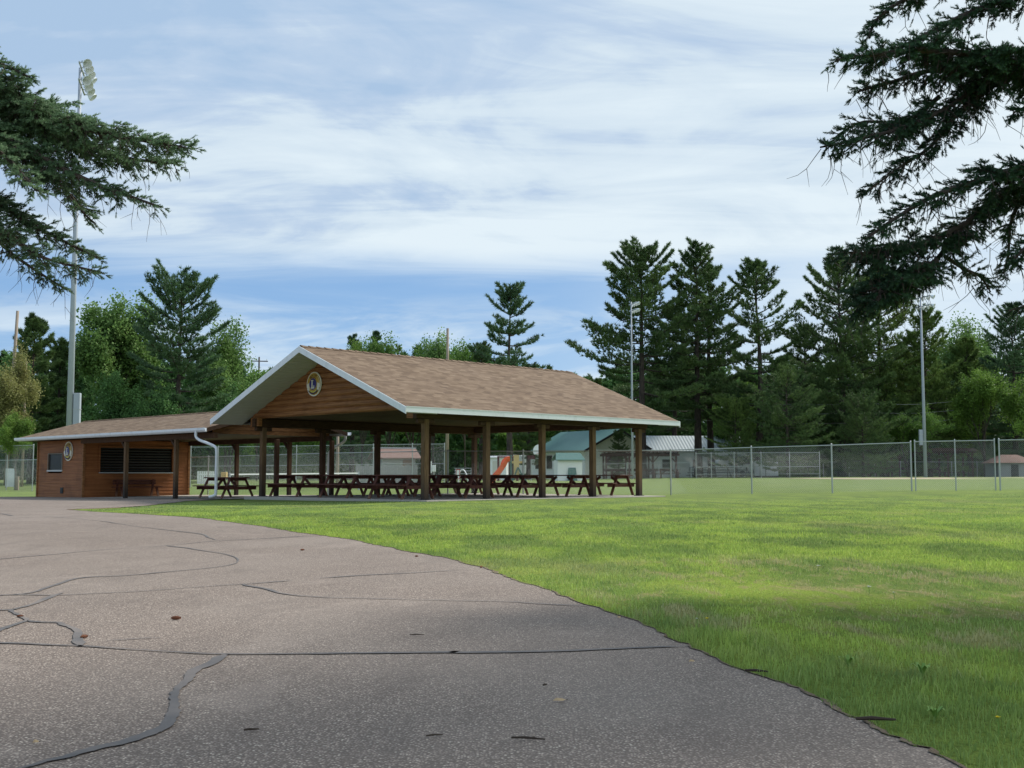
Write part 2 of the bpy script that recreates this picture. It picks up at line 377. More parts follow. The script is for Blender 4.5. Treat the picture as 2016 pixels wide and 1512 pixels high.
def thing(name, label, cat, loc=(0, 0, 0), rz=0, group=None):
    o = bpy.data.objects.new(name, None); COL.objects.link(o); o.location = loc; o.rotation_euler = (0, 0, rz)
    o['label'] = label; o['category'] = cat
    if group: o['group'] = group
    return o
def tag(o, label, cat, group=None):
    o['label'] = label; o['category'] = cat
    if group: o['group'] = group
    return o
def struct(o, kind='structure'): o['kind'] = kind; return o
def kids(o): return [c for c in ALLKIDS(o)]
def ALLKIDS(o): return o.children
def dup(root, loc, rz=None, label=None, scale=None):
    r = root.copy(); COL.objects.link(r); r.location = loc
    if rz is not None: r.rotation_euler = (0, 0, rz)
    if scale: r.scale = scale
    if label: r['label'] = label
    for ch in list(root.children):
        c = ch.copy(); COL.objects.link(c); c.parent = r
        for g in list(ch.children):
            d = g.copy(); COL.objects.link(d); d.parent = c
    return r

# ------------------------------------------------------------------ ground, road
xs = np.concatenate([np.linspace(-900, -62, 24), np.linspace(-60, 60, 241), np.linspace(62, 900, 24)])
ys = np.concatenate([np.linspace(-60, -2, 10), np.linspace(0, 130, 261), np.linspace(135, 1600, 30)])
XX, YY = np.meshgrid(xs, ys); ZZ = terr(XX, YY); nx = len(xs); ny = len(ys)
idx = np.arange(nx * ny).reshape(ny, nx)
fc = np.stack([idx[:-1, :-1].ravel(), idx[:-1, 1:].ravel(), idx[1:, 1:].ravel(), idx[1:, :-1].ravel()], 1)
gr = struct(raw('ground', np.stack([XX.ravel(), YY.ravel(), ZZ.ravel()], 1), fc, 'lawn'))

TH = 0.778; UX = Vector((math.sin(TH), math.cos(TH), 0)); VX = Vector((-math.cos(TH), math.sin(TH), 0)); C0 = Vector((-3.0819, 33.2992, 0))
LOCROT = math.pi / 2 - TH
def L2W(u, v, z=0): return C0 + UX * u + VX * v + Vector((0, 0, z))

edge_px = [(1870, 1512), (1800, 1475), (1700, 1432), (1600, 1384), (1500, 1342), (1370, 1284), (1300, 1250), (1150, 1196), (1050, 1158), (940, 1119), (800, 1088), (700, 1067), (600, 1052), (500, 1037), (400, 1024), (300, 1016), (230, 1011), (185, 1007)]
EDGE = [(1.32, -30), (1.28, 0), (1.22, 2.4)] + [G(*p) for p in edge_px] + [(-10.6, 27.6), (-10.3, 28.9), (-10.2, 31.5), (-10.6, 35), (-10.9, 38.5)]
rng = random.Random(5)
def densify(poly, step):
    out = []
    for (a, b_) in zip(poly[:-1], poly[1:]):
        n = max(1, int(math.dist(a, b_) / step))
        for i in range(n): out.append((a[0] + (b_[0] - a[0]) * i / n, a[1] + (b_[1] - a[1]) * i / n))
    out.append(poly[-1]); return out
# smooth the edge (Catmull-Rom) and roughen it a little
def catmull(p, n=6):
    out = []
    for i in range(len(p) - 1):
        p0 = p[max(i - 1, 0)]; p1 = p[i]; p2 = p[i + 1]; p3 = p[min(i + 2, len(p) - 1)]
        for k in range(n):
            q = k / n
            out.append(tuple(.5 * ((2 * p1[j]) + (-p0[j] + p2[j]) * q + (2 * p0[j] - 5 * p1[j] + 4 * p2[j] - p3[j]) * q * q + (-p0[j] + 3 * p1[j] - 3 * p2[j] + p3[j]) * q ** 3) for j in range(len(p1))))
    out.append(tuple(p[-1])); return out
edge_s = catmull(EDGE, 8)
edge_d = densify(edge_s, .10)
edge_r = []
for i, (x, y) in enumerate(edge_d):
    k = .008 + .003 * min(y if y > 0 else 0, 8)
    edge_r.append((x + k * (math.sin(i * .21) + .7 * math.sin(i * .53 + 1) + rng.uniform(-.9, .9)) * .8 + (.012 * rng.random() if rng.random() < .3 else 0), y))
def sheet(name, poly, step, dz, mat, finestep=None):
    pts = [Vector((p[0], p[1])) for p in poly]; n = len(pts); con = [(i, (i + 1) % n) for i in range(n)]
    x0 = min(p.x for p in pts); x1 = max(p.x for p in pts); y0 = min(p.y for p in pts); y1 = max(p.y for p in pts)
    gx = np.arange(x0 + step / 2, x1, step); gy = np.arange(y0 + step / 2, y1, step)
    inner = [Vector((a, c)) for a in gx for c in gy]
    PA = np.array([(p.x, p.y) for p in pts])
    def inside(q):
        x, y = q; c = False; j = n - 1
        xi = PA[:, 0]; yi = PA[:, 1]; xj = np.roll(xi, 1); yj = np.roll(yi, 1)
        k = ((yi > y) != (yj > y)); 
        with np.errstate(divide='ignore', invalid='ignore'): t_ = x < (xj - xi) * (y - yi) / (yj - yi) + xi
        return (np.count_nonzero(k & t_) % 2) == 1
    inner = [p for p in inner if inside((p.x, p.y))]
    r_ = geometry.delaunay_2d_cdt(pts + inner, con, [], 1, 1e-5)
    vs = r_[0]; V = [(p.x, p.y, tz(p.x, p.y) + dz) for p in vs]
    mb = MB(); mb.add(V, [tuple(f) for f in r_[2]])
    me = bpy.data.meshes.new(name); me.from_pydata(mb.v, [], mb.f)
    me.materials.append(MATS[mat]); o = bpy.data.objects.new(name, me); COL.objects.link(o); return o
A1 = L2W(.2, 10.4); A2 = L2W(.2, 26.9)
poly = edge_r + [(A1.x, A1.y), (A2.x, A2.y), (-24, 51.5), (-32, 50), (-60, 47), (-60, -30)]
struct(sheet('asphalt_road', poly, 2.0, .015, 'asphalt'))
# bare soil lip along the path edge
mb = MB(); prev = None
for i, (x, y) in enumerate(edge_r):
    if y < .5 or y > 30: continue
    a = edge_r[max(i - 9, 0)]; b_ = edge_r[min(i + 9, len(edge_r) - 1)]
    d = Vector((b_[0] - a[0], b_[1] - a[1])).normalized(); nrm = Vector((d.y, -d.x))
    w1 = .020 + .012 * math.sin(i * .11) + .02 * rng.random() ** 2; w2 = .002 + .010 * rng.random() ** 2
    p = Vector((x, y)); q1 = p + nrm * w1; q0 = p - nrm * w2
    cur = [(q0.x, q0.y, tz(q0.x, q0.y) + .019), (p.x, p.y, tz(p.x, p.y) + .020), (q1.x, q1.y, tz(q1.x, q1.y) + .006)]
    if prev: mb.add(prev + cur, [(0, 1, 4, 3), (1, 2, 5, 4)])
    prev = cur
struct(mb.build('soil_edge', 'soil'))
# poured crack filler, traced on the ground
def Z1(pts): return [(x * .496, 960 + y * .496) for x, y in pts]
def Z2(pts): return [(900 + x * .5536, 960 + y * .5536) for x, y in pts]
cracks = [
 (Z1([(-40, 630), (0, 632), (150, 637), (300, 642), (450, 655), (600, 662), (760, 671), (900, 676), (1200, 675), (1500, 672), (1800, 668)]) + Z2([(0, 600), (200, 598), (400, 594), (620, 585), (830, 578)]), .021, .9),
 (Z1([(905, 678), (860, 700), (800, 730), (760, 760), (730, 790), (708, 820), (700, 850), (697, 880), (690, 920), (672, 958), (640, 985), (600, 1000), (500, 1035), (380, 1060), (280, 1090), (180, 1113), (60, 1150)]), .020, 1),
 (Z1([(-30, 438), (0, 438), (120, 436), (240, 437), (370, 432), (500, 425), (700, 411), (830, 401), (960, 393), (1060, 386), (1160, 378)]), .018, .8),
 (Z1([(1270, 369), (1400, 360), (1600, 350), (1700, 344), (1830, 338)]), .018, .8),
 (Z1([(960, 393), (1020, 406), (1080, 420), (1160, 436), (1270, 447), (1500, 452), (1750, 458), (2016, 464)]) + Z2([(300, 424), (470, 432)]), .018, .8),
 (Z1([(-20, 290), (0, 290), (200, 272), (400, 254), (520, 246), (660, 236), (830, 220), (1000, 210), (1220, 197)]), .018, .8),
 (Z1([(660, 236), (780, 252), (860, 266), (925, 281), (950, 296), (930, 312), (850, 325), (700, 340), (500, 358), (370, 364), (300, 372), (240, 390), (180, 410), (120, 428), (0, 440)]), .018, .8),
 (Z1([(400, 140), (520, 158), (620, 170), (700, 178), (780, 187), (815, 194), (825, 203), (860, 214)]), .018, .8),
 (Z1([(160, 120), (230, 124), (300, 130), (400, 140)]), .018, .6), (Z1([(-20, 96), (0, 102), (50, 115)]), .03, .7),
 (Z1([(250, 428), (160, 462), (75, 490), (50, 505), (75, 525), (110, 540), (60, 560), (0, 580), (-30, 590)]), .028, .8),
 (Z1([(110, 540), (180, 548), (240, 552), (275, 565), (300, 588), (312, 615), (330, 645)]), .034, .9),
 (Z1([(-20, 496), (40, 497), (75, 495)]), .02, .7), (Z1([(420, 622), (520, 616), (640, 612)]), .006, .5)]
mb = MB(); rc = random.Random(3)
for pl, w, _ in cracks:
    g = [G(*p) for p in catmull(pl, 4)]
    g = densify(g, .08); prev = None
    for i, p in enumerate(g):
        a = g[max(i - 1, 0)]; c = g[min(i + 1, len(g) - 1)]; d = Vector((c[0] - a[0], c[1] - a[1])); 
        if d.length < 1e-6: continue
        d.normalize(); nn = Vector((d.y, -d.x)); jx = rc.uniform(-.004, .004) + .012 * math.sin(i * .31 + 7 * math.sin(i * .07)) * min(1, p[1] / 6)
        wl = w * (1 + (1.0 * math.exp(-((p[1] - 4.3) / .5) ** 2) if w == .020 else 0)) * (.75 + .35 * math.sin(i * .13 + w * 99) + rc.uniform(-.12, .12)) ; wl = max(wl, .004)
        if i < 2 or i > len(g) - 3: wl *= .4
        q = Vector(p) + nn * jx; l = q + nn * wl; r_ = q - nn * wl
        cur = [(l.x, l.y, tz(l.x, l.y) + .0195), (r_.x, r_.y, tz(r_.x, r_.y) + .0195)]
        if prev: mb.add(prev + cur, [(0, 1, 3, 2)])
        prev = cur
struct(mb.build('crack_filler', 'tar'))
# infield sand beyond the fence
mb = MB(); sp_ = [(1540, 88), (1600, 93), (1990, 93), (2300, 90), (2300, 84), (1700, 82)]
pp = [gp(a, y) for a, y in sp_]; mb.add([(p.x, p.y, p.z + .02) for p in pp], [tuple(range(len(pp)))])
struct(mb.build('infield_sand', 'infield_sand'))
# concrete floor under both roofs
mb = MB(); mb.box((.95, .15, -.35), (12.6, 10.0, .035)); o = mb.build('concrete_floor', 'concrete', bevel=.01); struct(o); o.location = C0; o.rotation_euler = (0, 0, LOCROT)
pl = [L2W(*q) for q in ((.35, 10.02), (.35, 21.75), (5.9, 21.75), (5.9, 10.02))]
struct(sheet('concrete_walk', densify([(p.x, p.y) for p in pl] + [(pl[0].x, pl[0].y)], 1.0)[:-1], 1.0, .03, 'concrete'))

# ------------------------------------------------------------------ pavilion (built in its own axes: x along the ridge, y across)
LP, WP, HE, FA, HR = 13.22, 10.64, 2.62, .165, 4.957
def site(name, label, cat): return thing(name, label, cat, C0, LOCROT)
pav = site('picnic_pavilion', 'large open sided picnic pavilion with tan shingle gable roof on wooden posts', 'pavilion')
def zr(y, top=True):                       # height of the roof deck over y
    return HE + FA + (HR - HE - FA) * (1 - abs(y - WP / 2) / (WP / 2)) if top else 0
e = .012
for s, nm in ((0, 'roof'), (1, 'roof')):
    y0, y1 = (-.03, WP / 2) if s == 0 else (WP / 2, WP + .03)
    mb = MB(); zt0 = zr(y0); zt1 = zr(y1)
    mb.hexa([(-.02, y0, zt0 - .03), (LP + .02, y0, zt0 - .03), (LP + .02, y1, zt1 - .03), (-.02, y1, zt1 - .03),
             (-.02, y0, zt0 + .012), (LP + .02, y0, zt0 + .012), (LP + .02, y1, zt1 + .012), (-.02, y1, zt1 + .012)])
    rf = mb.build('roof', 'shingle', pav)
    if s == 0: rf0 = rf
# ridge cap
mb = MB(); 
nseg = 42
for i in range(nseg):
    x0 = LP * i / nseg; x1 = LP * (i + 1) / nseg + .04; lift = .018
    for sg in (-1, 1):
        yb = WP / 2 + sg * .15; zb = zr(yb) + .014
        mb.add([(x0, WP / 2, HR + .03 + lift), (x1, WP / 2, HR + .022), (x1, yb, zb + .004), (x0, yb, zb + lift), ], [(0, 1, 2, 3)])
mb.build('ridge_cap', 'shingle', rf0)
# fascia: long eaves and rakes, drip edge
for y in (-.05, WP + .03):
    MB().box((-.03, y, HE), (LP + .03, y + .025, HE + FA - .012)).build('fascia', 'fascia_metal', pav)
    MB().box((-.03, y - .012, HE + FA - .012), (LP + .03, y + .03, HE + FA + .005)).build('drip_edge', 'white_metal', pav)
for x in (-.055, LP + .03):
    for sg in (0, 1):
        ya = -.05 if sg == 0 else WP + .05; za = zr(ya)
        mb = MB(); mb.hexa([(x, ya, za - .20), (x + .025, ya, za - .20), (x + .025, WP / 2, HR - .20), (x, WP / 2, HR - .20),
                            (x, ya, za + .004), (x + .025, ya, za + .004), (x + .025, WP / 2, HR + .004), (x, WP / 2, HR + .004)])
        mb.build('rake_board', 'fascia_metal', pav)
GWX = 1.22      # plane of the gable wall
# sloping soffit of the gable overhangs (light ribbed metal), level soffit of the eaves
for xa, xb in ((-.03, GWX), (LP - 1.2, LP + .03)):
    for sg in (-1, 1):
        ya = WP / 2 + sg * WP / 2
        mb = MB(); n = 26
        for i in range(n):
            q0 = i / n; q1 = (i + .9) / n; yy0 = ya + (WP / 2 - ya) * q0; yy1 = ya + (WP / 2 - ya) * q1
            z0 = zr(yy0) - .185; z1 = zr(yy1) - .185
            mb.hexa([(xa, yy0, z0), (xb, yy0, z0), (xb, yy1, z1), (xa, yy1, z1), (xa, yy0, z0 + .012), (xb, yy0, z0 + .012), (xb, yy1, z1 + .012), (xa, yy1, z1 + .012)])
        za, zb = zr(ya) - .17, HR - .17
        mb.hexa([(xa, ya, za), (xb, ya, za), (xb, WP / 2, zb), (xa, WP / 2, zb), (xa, ya, za + .01), (xb, ya, za + .01), (xb, WP / 2, zb + .01), (xa, WP / 2, zb + .01)])
        mb.build('soffit', 'soffit_metal', pav)
for y0, y1 in ((-.02, .95), (WP - .95, WP + .02)):
    mb = MB()
    n = 60
    for i in range(n):
        x0 = GWX + .02 + (LP - 1.25 - GWX) * i / n; mb.box((x0, y0, HE + .015), (x0 + (LP - 1.25 - GWX) / n - .012, y1, HE + .03))
    mb.build('soffit', 'beam_wood', pav)
# gable walls of half-log courses
def gable(x, face):
    mb = MB(); z = 2.80; course = .2; k = 0
    while z < HR - .22:
        zt = min(z + course, HR - .2)
        prof = [(0, 0), (.045, .25), (.055, .5), (.045, .8), (0, 1)]
        vs = []
        for dxp, q in prof:
            zz2 = z + (zt - z) * q; half = max(0.01, (HR - .19 - zz2) / ((HR - HE - FA) / (WP / 2))); half = min(half, WP / 2 - .8)
            vs += [(x + face * dxp, WP / 2 - half, zz2), (x + face * dxp, WP / 2 + half, zz2)]
        fs = [(2 * i, 2 * i + 1, 2 * i + 3, 2 * i + 2) for i in range(4)]
        mb.add(vs, fs); z = zt; k += 1
    mb.add([(x + .0, .8, 2.80), (x, WP - .8, 2.80), (x - face * .12, WP - .8, 2.80), (x - face * .12, .8, 2.80)], [(0, 1, 2, 3)])
    tri = [(x - face * .12, .8, 2.8), (x - face * .12, WP - .8, 2.8), (x - face * .12, WP / 2, HR - .22)]
    mb.add(tri, [(0, 1, 2)])
    return mb.build('gable_wall', 'log_siding', pav)
gable(GWX, -1); gable(LP - 1.2, 1)
# ceiling boards and joist beams
mb = MB(); n = 64; y0, y1 = .82, WP - .82
for i in range(n):
    a = y0 + (y1 - y0) * i / n; mb.box((GWX + .13, a, 2.81 + .004 * (i % 2)), (LP - 1.33, a + (y1 - y0) / n - .008, 2.83))
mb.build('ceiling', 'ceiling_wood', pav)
PVF, PVB = .78, 9.55
PU = [1.42, 4.02, 6.62, 9.22, 11.82]
for y in (PVF, PVB):
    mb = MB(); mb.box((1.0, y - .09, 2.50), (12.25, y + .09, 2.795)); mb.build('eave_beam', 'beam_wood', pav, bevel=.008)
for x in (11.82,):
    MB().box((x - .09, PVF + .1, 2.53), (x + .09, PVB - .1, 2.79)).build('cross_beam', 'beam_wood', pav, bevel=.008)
mb = MB().box((GWX - .14, WP - 1.28, 2.52), (GWX + .02, WP - .8, 2.83)); mb.build('beam_end', 'log_siding', pav)
mb = MB().box((GWX - .14, .8, 2.52), (GWX + .02, 1.25, 2.80)); mb.build('beam_end', 'log_siding', pav)
pw = .092
for y in (PVF, PVB):
    for i, x in enumerate(PU):
        mb = MB()
        mb.box((x - pw, y - pw, -.1), (x + pw, y + pw, 2.49))
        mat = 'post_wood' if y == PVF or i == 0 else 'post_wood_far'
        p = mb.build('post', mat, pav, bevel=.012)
        # wide cap block and knee brackets
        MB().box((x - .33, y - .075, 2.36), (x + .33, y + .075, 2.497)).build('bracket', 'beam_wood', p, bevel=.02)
        MB().box((x - .135, y - .135, .03), (x + .135, y + .135, .055)).build('base_plate', 'dark_metal', p)

def emblem(x, y, z, dia, label):
    """round cast sign that hangs on a wall facing local -x"""
    sg = site('round_sign', label, 'sign'); r = dia / 2
    def disc(rx, th, x0, nm, mat, yo=0, zo=0, n=40, parent=sg, rz=None):
        rz = rz or rx; mb = MB(); pts = [(x0, y + yo + rx * math.cos(2 * math.pi * i / n), z + zo + rz * math.sin(2 * math.pi * i / n)) for i in range(n)]
        mb.prism(pts, (0, 0, 0), (-th, 0, 0)); return mb.build(nm, mat, parent)
    disc(r, .03, x, 'sign_board', 'sign_cream'); disc(r * .90, .006, x - .031, 'ring', 'gold_enamel'); disc(r * .80, .005, x - .038, 'field', 'brown_enamel')
    # two animal-head profiles at the sides, stylised as lobed shapes, cream
    for s in (-1, 1):
        pts = []
        prof = [(.50, .62), (.66, .52), (.80, .30), (.86, .08), (.90, -.10), (.88, -.28), (.74, -.34), (.80, -.46), (.64, -.56), (.50, -.48), (.46, -.20), (.42, .10), (.42, .40)]
        for a, c in prof: pts.append((x - .044, y + s * a * r, z + c * r))
        MB().prism(pts, (0, 0, 0), (-.010, 0, 0)).build('lion_head', 'sign_cream' , sg)
        pts = [(x - .055, y + s * (a * .9 + .02) * r, z + (c * .82 + .10) * r) for a, c in prof if c > -.2]
        MB().prism(pts, (0, 0, 0), (-.006, 0, 0)).build('mane', 'gold_enamel', sg)
    # chevron bands below
    for k, mt in enumerate(('gold_enamel', 'yellow_enamel', 'brown_enamel')):
        a0 = -.48 - .13 * k; pts = []
        for i in range(9):
            q = -1 + 2 * i / 8; pts.append((x - .058 - .001 * k, y + q * .5 * r, z + (a0 + .18 * q * q) * r))
        for i in range(9):
            q = 1 - 2 * i / 8; pts.append((x - .058 - .001 * k, y + q * .5 * r, z + (a0 - .10 + .18 * q * q) * r))
        MB().prism(pts, (0, 0, 0), (-.004, 0, 0)).build('band', mt, sg)
    disc(r * .53, .008, x - .062, 'inner_ring', 'gold_enamel'); disc(r * .48, .006, x - .071, 'centre_disc', 'purple_enamel')
    def letter(ch, size, yy, zz3, rot, mat, nm):
        cu = bpy.data.curves.new('t', 'FONT'); cu.body = ch; cu.size = size; cu.align_x = 'CENTER'; cu.align_y = 'CENTER'; cu.extrude = .003; cu.offset = size * .02
        ob = bpy.data.objects.new('t', cu); COL.objects.link(ob); bpy.context.view_layer.update()
        me = bpy.data.meshes.new_from_object(ob.evaluated_get(bpy.context.evaluated_depsgraph_get()))
        bpy.data.objects.remove(ob)
        # text x -> local -y (sign faces -x), text y -> local z
        mt = Matrix.Translation((x - .080, y + yy, z + zz3)) @ Matrix(((0, 0, -1, 0), (-1, 0, 0, 0), (0, 1, 0, 0), (0, 0, 0, 1))) @ Matrix.Rotation(rot, 4, 'Z')
        me.transform(mt); me.materials.append(MATS[mat]); return me
    def word(wd, rad, a0, da, size, mat, nm, flip=False):
        bm = bmesh.new()
        for i, ch in enumerate(wd):
            an = a0 + (i - (len(wd) - 1) / 2) * da       # angle clockwise from the top (or counter-clockwise at the bottom)
            if not flip: yy = -math.sin(an) * rad; zz3 = math.cos(an) * rad; rot = -an
            else: yy = -math.sin(an) * rad; zz3 = -math.cos(an) * rad; rot = an
            me = letter(ch, size, yy, zz3, rot, mat, nm); bm.from_mesh(me)
        me = bpy.data.meshes.new(nm); bm.to_mesh(me); bm.free(); me.materials.append(MATS[mat])
        ob = bpy.data.objects.new(nm, me); COL.objects.link(ob); ob.parent = sg
    word('LIONS', r * .68, 0, .33, r * .30, 'gold_enamel', 'lettering')
    word('INTERNATIONAL', r * .80, 0, .15, r * .14, 'purple_enamel', 'lettering', True)
    # slab-serif L in the centre
    mb = MB(); xx = x - .079
    def rb(a, c, b_, d_):   # a..b across (to the right when seen), c..d up
        mb.box((xx - .008, y - b_ * r, z + c * r), (xx, y - a * r, z + d_ * r))
    rb(-.14, -.32, .00, .30); rb(-.22, .24, .08, .32); rb(-.22, -.38, .22, -.29); rb(.13, -.29, .22, -.13)
    mb.build('letter', 'sign_cream', sg)
    return sg
emblem(GWX - .05, 6.14, 3.84, .82, 'round cream rimmed club emblem sign with blue centre and L on the pavilion gable')

# ------------------------------------------------------------------ low wing (concession stand) in the same axes
wing = site('concession_stand', 'low tan roofed wing with brown wooden snack room and open walkway beside the pavilion', 'building')
WX, WY0, WY1, WE, WF, WR = 6.2, 10.85, 27.4, 2.33, .14, 3.33
for s in (0, 1):
    xa, xb = ((-.02, WX / 2) if s == 0 else (WX / 2, WX + .02))
    za, zb = ((WE + WF, WR) if s == 0 else (WR, WE + WF))
    y0, y1 = WY0 + .12, WY1
    mb = MB(); mb.hexa([(xa, y0, za - .03), (xb, y0, zb - .03), (xb, y1, zb - .03), (xa, y1, za - .03), (xa, y0, za + .01), (xb, y0, zb + .01), (xb, y1, zb + .01), (xa, y1, za + .01)])
    r_ = mb.build('roof', 'shingle_wing', wing)
    if s == 0:
        mb = MB(); n = 50
        for i in range(n):
            a = y0 + (y1 - y0) * i / n; c = a + (y1 - y0) / n + .03
            for sg in (-1, 1):
                mb.add([(WX / 2, a, WR + .045), (WX / 2, c, WR + .03), (WX / 2 + sg * .14, c, WR - .02), (WX / 2 + sg * .14, a, WR - .005)], [(0, 1, 2, 3)])
        mb.build('ridge_cap', 'shingle_wing', r_)
for xa, xb in ((-.05, -.02), (WX + .02, WX + .05)):
    MB().box((xa, WY0 + .1, WE), (xb, WY1 + .03, WE + WF)).build('fascia', 'fascia_metal', wing)
# gutter: K-profile trough on the front eave
mb = MB(); gx0 = -.16; gx1 = -.055; gy0, gy1 = WY0 + .02, WY1 + .06
prof = [(gx1, WE + .02), (gx0 + .03, WE + .02), (gx0, WE + .07), (gx0, WE + WF + .01), (gx0 + .012, WE + WF + .01), (gx0 + .015, WE + .075), (gx0 + .035, WE + .035), (gx1, WE + .035)]
mb.prism([(a, gy0, b_) for a, b_ in prof], (0, 0, 0), (0, gy1 - gy0, 0)); mb.build('gutter', 'fascia_metal', wing)
mb = MB(); prof2 = [(WX + .055 + (.105 - (a - gx0)), b_) for a, b_ in prof]
mb.prism([(a, gy0, b_) for a, b_ in prof2], (0, 0, 0), (0, gy1 - gy0, 0)); mb.build('gutter', 'fascia_metal', wing)
# rake boards on both gable ends
for y in (WY0 + .1, WY1 + .01):
    for s in (0, 1):
        xa = -.03 if s == 0 else WX + .03; mat = 'beam_wood' if y < 12 else 'white_metal'
        mb = MB(); za = WE + WF
        mb.hexa([(xa, y, za - .14), (WX / 2, y, WR - .14), (WX / 2, y + .02, WR - .14), (xa, y + .02, za - .14), (xa, y, za - .0), (WX / 2, y, WR), (WX / 2, y + .02, WR), (xa, y + .02, za)])
        mb.build('rake_board', mat, wing)
# gable infill boards on the pavilion side, soffit/ceiling
mb = MB(); z = 2.30
while z < 3.05:
    h0 = (WR - .15 - z) / ((WR - WE - WF) / (WX / 2)); h0 = min(h0, WX / 2 - .5)
    h1 = max(.02, (WR - .15 - z - .14) / ((WR - WE - WF) / (WX / 2))); h1 = min(h1, WX / 2 - .5); yb = WY0 + .55
    mb.hexa([(WX / 2 - h0, yb, z), (WX / 2 + h0, yb, z), (WX / 2 + h0, yb + .06, z), (WX / 2 - h0, yb + .06, z), (WX / 2 - h1, yb + .03, z + .14), (WX / 2 + h1, yb + .03, z + .14), (WX / 2 + h1, yb + .06, z + .14), (WX / 2 - h1, yb + .06, z + .14)]); z += .145
mb.build('gable_boards', 'log_siding', wing)
MB().box((.02, WY0 + .62, WE + .005), (WX - .02, WY1 - .02, WE + .025)).build('ceiling', 'beam_wood', wing)
# beams
for x in (.42, 5.5):
    MB().box((x - .07, WY0 + .2, 2.13), (x + .07, 21.76, 2.325)).build('eave_beam', 'post_wood_far' if x < 1 else 'beam_wood', wing, bevel=.006)
# posts
for x in (.42, 5.5):
    for y in (17.8, 13.85):
        zb = tz(*(L2W(x, y)[:2])) - .08
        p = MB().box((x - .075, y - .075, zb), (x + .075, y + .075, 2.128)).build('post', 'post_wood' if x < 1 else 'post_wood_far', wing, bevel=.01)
        MB().bar((x, y + .02, 1.80), (x, y + .38, 2.14), .07, .09).build('knee_brace', 'beam_wood', p)
for y in (10.98,):
    for x in (5.5, 2.96):
        MB().box((x - .075, y - .075, -.2), (x + .075, y + .075, 2.128)).build('post', 'post_wood_far', wing, bevel=.01)
# the snack room: lap siding on all walls
def lap_wall(p0, p1, z0, z1, nrm, mat='room_siding', course=.15, holes=()):
    """courses of bevelled boards from p0 to p1 (plan points); nrm = outward; holes: (s0,s1,z0,z1)"""
    mb = MB(); a = Vector((*p0, 0)); b_ = Vector((*p1, 0)); L = (b_ - a).length; d = (b_ - a) / L; nn = Vector((*nrm, 0)); z = z0
    while z < z1 - 1e-3:
        zt = min(z + course, z1)
        spans = [(0, L)]
        for s0, s1, h0, h1 in holes:
            if zt > h0 + .005 and z < h1 - .005:
                ns = []
                for q0, q1 in spans:
                    if s0 > q0: ns.append((q0, min(s0, q1)))
                    if s1 < q1: ns.append((max(s1, q0), q1))
                spans = [q for q in ns if q[1] > q[0]]
        for q0, q1 in spans:
            A = a + d * q0; B = a + d * q1; up = Vector((0, 0, 1))
            P_ = [A, B, B + nn * .028, A + nn * .028]; T_ = [A, B, B + nn * .010, A + nn * .010]
            mb.hexa([p + up * z for p in P_] + [p + up * zt for p in T_])
        z = zt
    return mb.build('wall', mat, wing)
RX0, RX1, RY0, RY1, RZ = .55, 5.5, 21.85, 26.4, -.32
lap_wall((RX0, RY0), (RX0, RY1), RZ, 2.31, (-1, 0), holes=[(2.05, 3.45, 1.02, 1.72)])
lap_wall((RX0, RY0), (RX1, RY0), RZ, 2.31, (0, -1), holes=[(.72, 4.12, .92, 1.98)])
lap_wall((RX1, RY0), (RX1, RY1), RZ, 2.31, (1, 0)); lap_wall((RX0, RY1), (RX1, RY1), RZ, 2.31, (0, 1))
for x, y in ((RX0 - .02, RY0 - .02), (RX1 + .0, RY0 - .02), (RX0 - .02, RY1)):
    MB().box((x - .04, y - .04, RZ), (x + .06, y + .06, 2.31)).build('corner_board', 'log_siding', wing, bevel=.005)
# window on the front face
wy0, wy1, wz0, wz1 = RY0 + 2.05, RY0 + 3.45, 1.02, 1.72
fr = MB(); xo = RX0 - .045
fr.box((xo, wy0 - .05, wz1), (RX0 + .04, wy1 + .05, wz1 + .04)); fr.box((xo, wy0 - .05, wz0), (RX0 + .04, wy0 + .0, wz1)); fr.box((xo, wy1, wz0), (RX0 + .04, wy1 + .05, wz1))
wn = fr.build('window', 'window_trim', wing)
MB().box((xo - .02, wy0 - .06, wz0 - .07), (RX0 + .03, wy1 + .06, wz0)).build('sill', 'soffit_metal', wn)
MB().box((RX0 + .02, wy0, wz0), (RX0 + .03, wy1, wz1)).build('pane', 'glass_dark', wn)
mb = MB()
for i in range(22):
    a = wy0 + (wy1 - wy0) * (i + .5) / 22; mb.box((RX0 + .0, a - .008, wz0), (RX0 + .008, a + .008, wz1))
mb.build('screen', 'dark_metal', wn)
# floor vent
vy = RY0 + 1.98
vn = MB().box((RX0 - .05, vy - .13, .0), (RX0 - .02, vy + .13, .25)).build('vent', 'dark_metal', wing)
mb = MB()
for i in range(5): mb.box((RX0 - .062, vy - .11, .025 + i * .042), (RX0 - .051, vy + .11, .042 + i * .042))
mb.build('louvre', 'black_void', vn)
# serving hatch with roll-down shutter, counter
hx0, hx1, hz0, hz1 = RX0 + .72, RX0 + 4.12, .92, 1.98
hat = MB(); yo = RY0 - .05
hat.box((hx0 - .07, yo, hz0), (hx0, RY0 + .05, hz1)); hat.box((hx1, yo, hz0), (hx1 + .07, RY0 + .05, hz1)); hat.box((hx0 - .07, yo, hz1), (hx1 + .07, RY0 + .05, hz1 + .08))
hb = hat.build('serving_hatch', 'room_siding', wing)
mb = MB(); nsl = 13
for k in range(nsl):
    a = hz0 + (hz1 - hz0) * k / nsl; mb.hexa([(hx0, RY0 + .03, a), (hx1, RY0 + .03, a), (hx1, RY0 + .06, a), (hx0, RY0 + .06, a), (hx0, RY0 + .045, a + .07), (hx1, RY0 + .045, a + .07), (hx1, RY0 + .06, a + .07), (hx0, RY0 + .06, a + .07)])
mb.build('shutter', 'roll_shutter', hb)
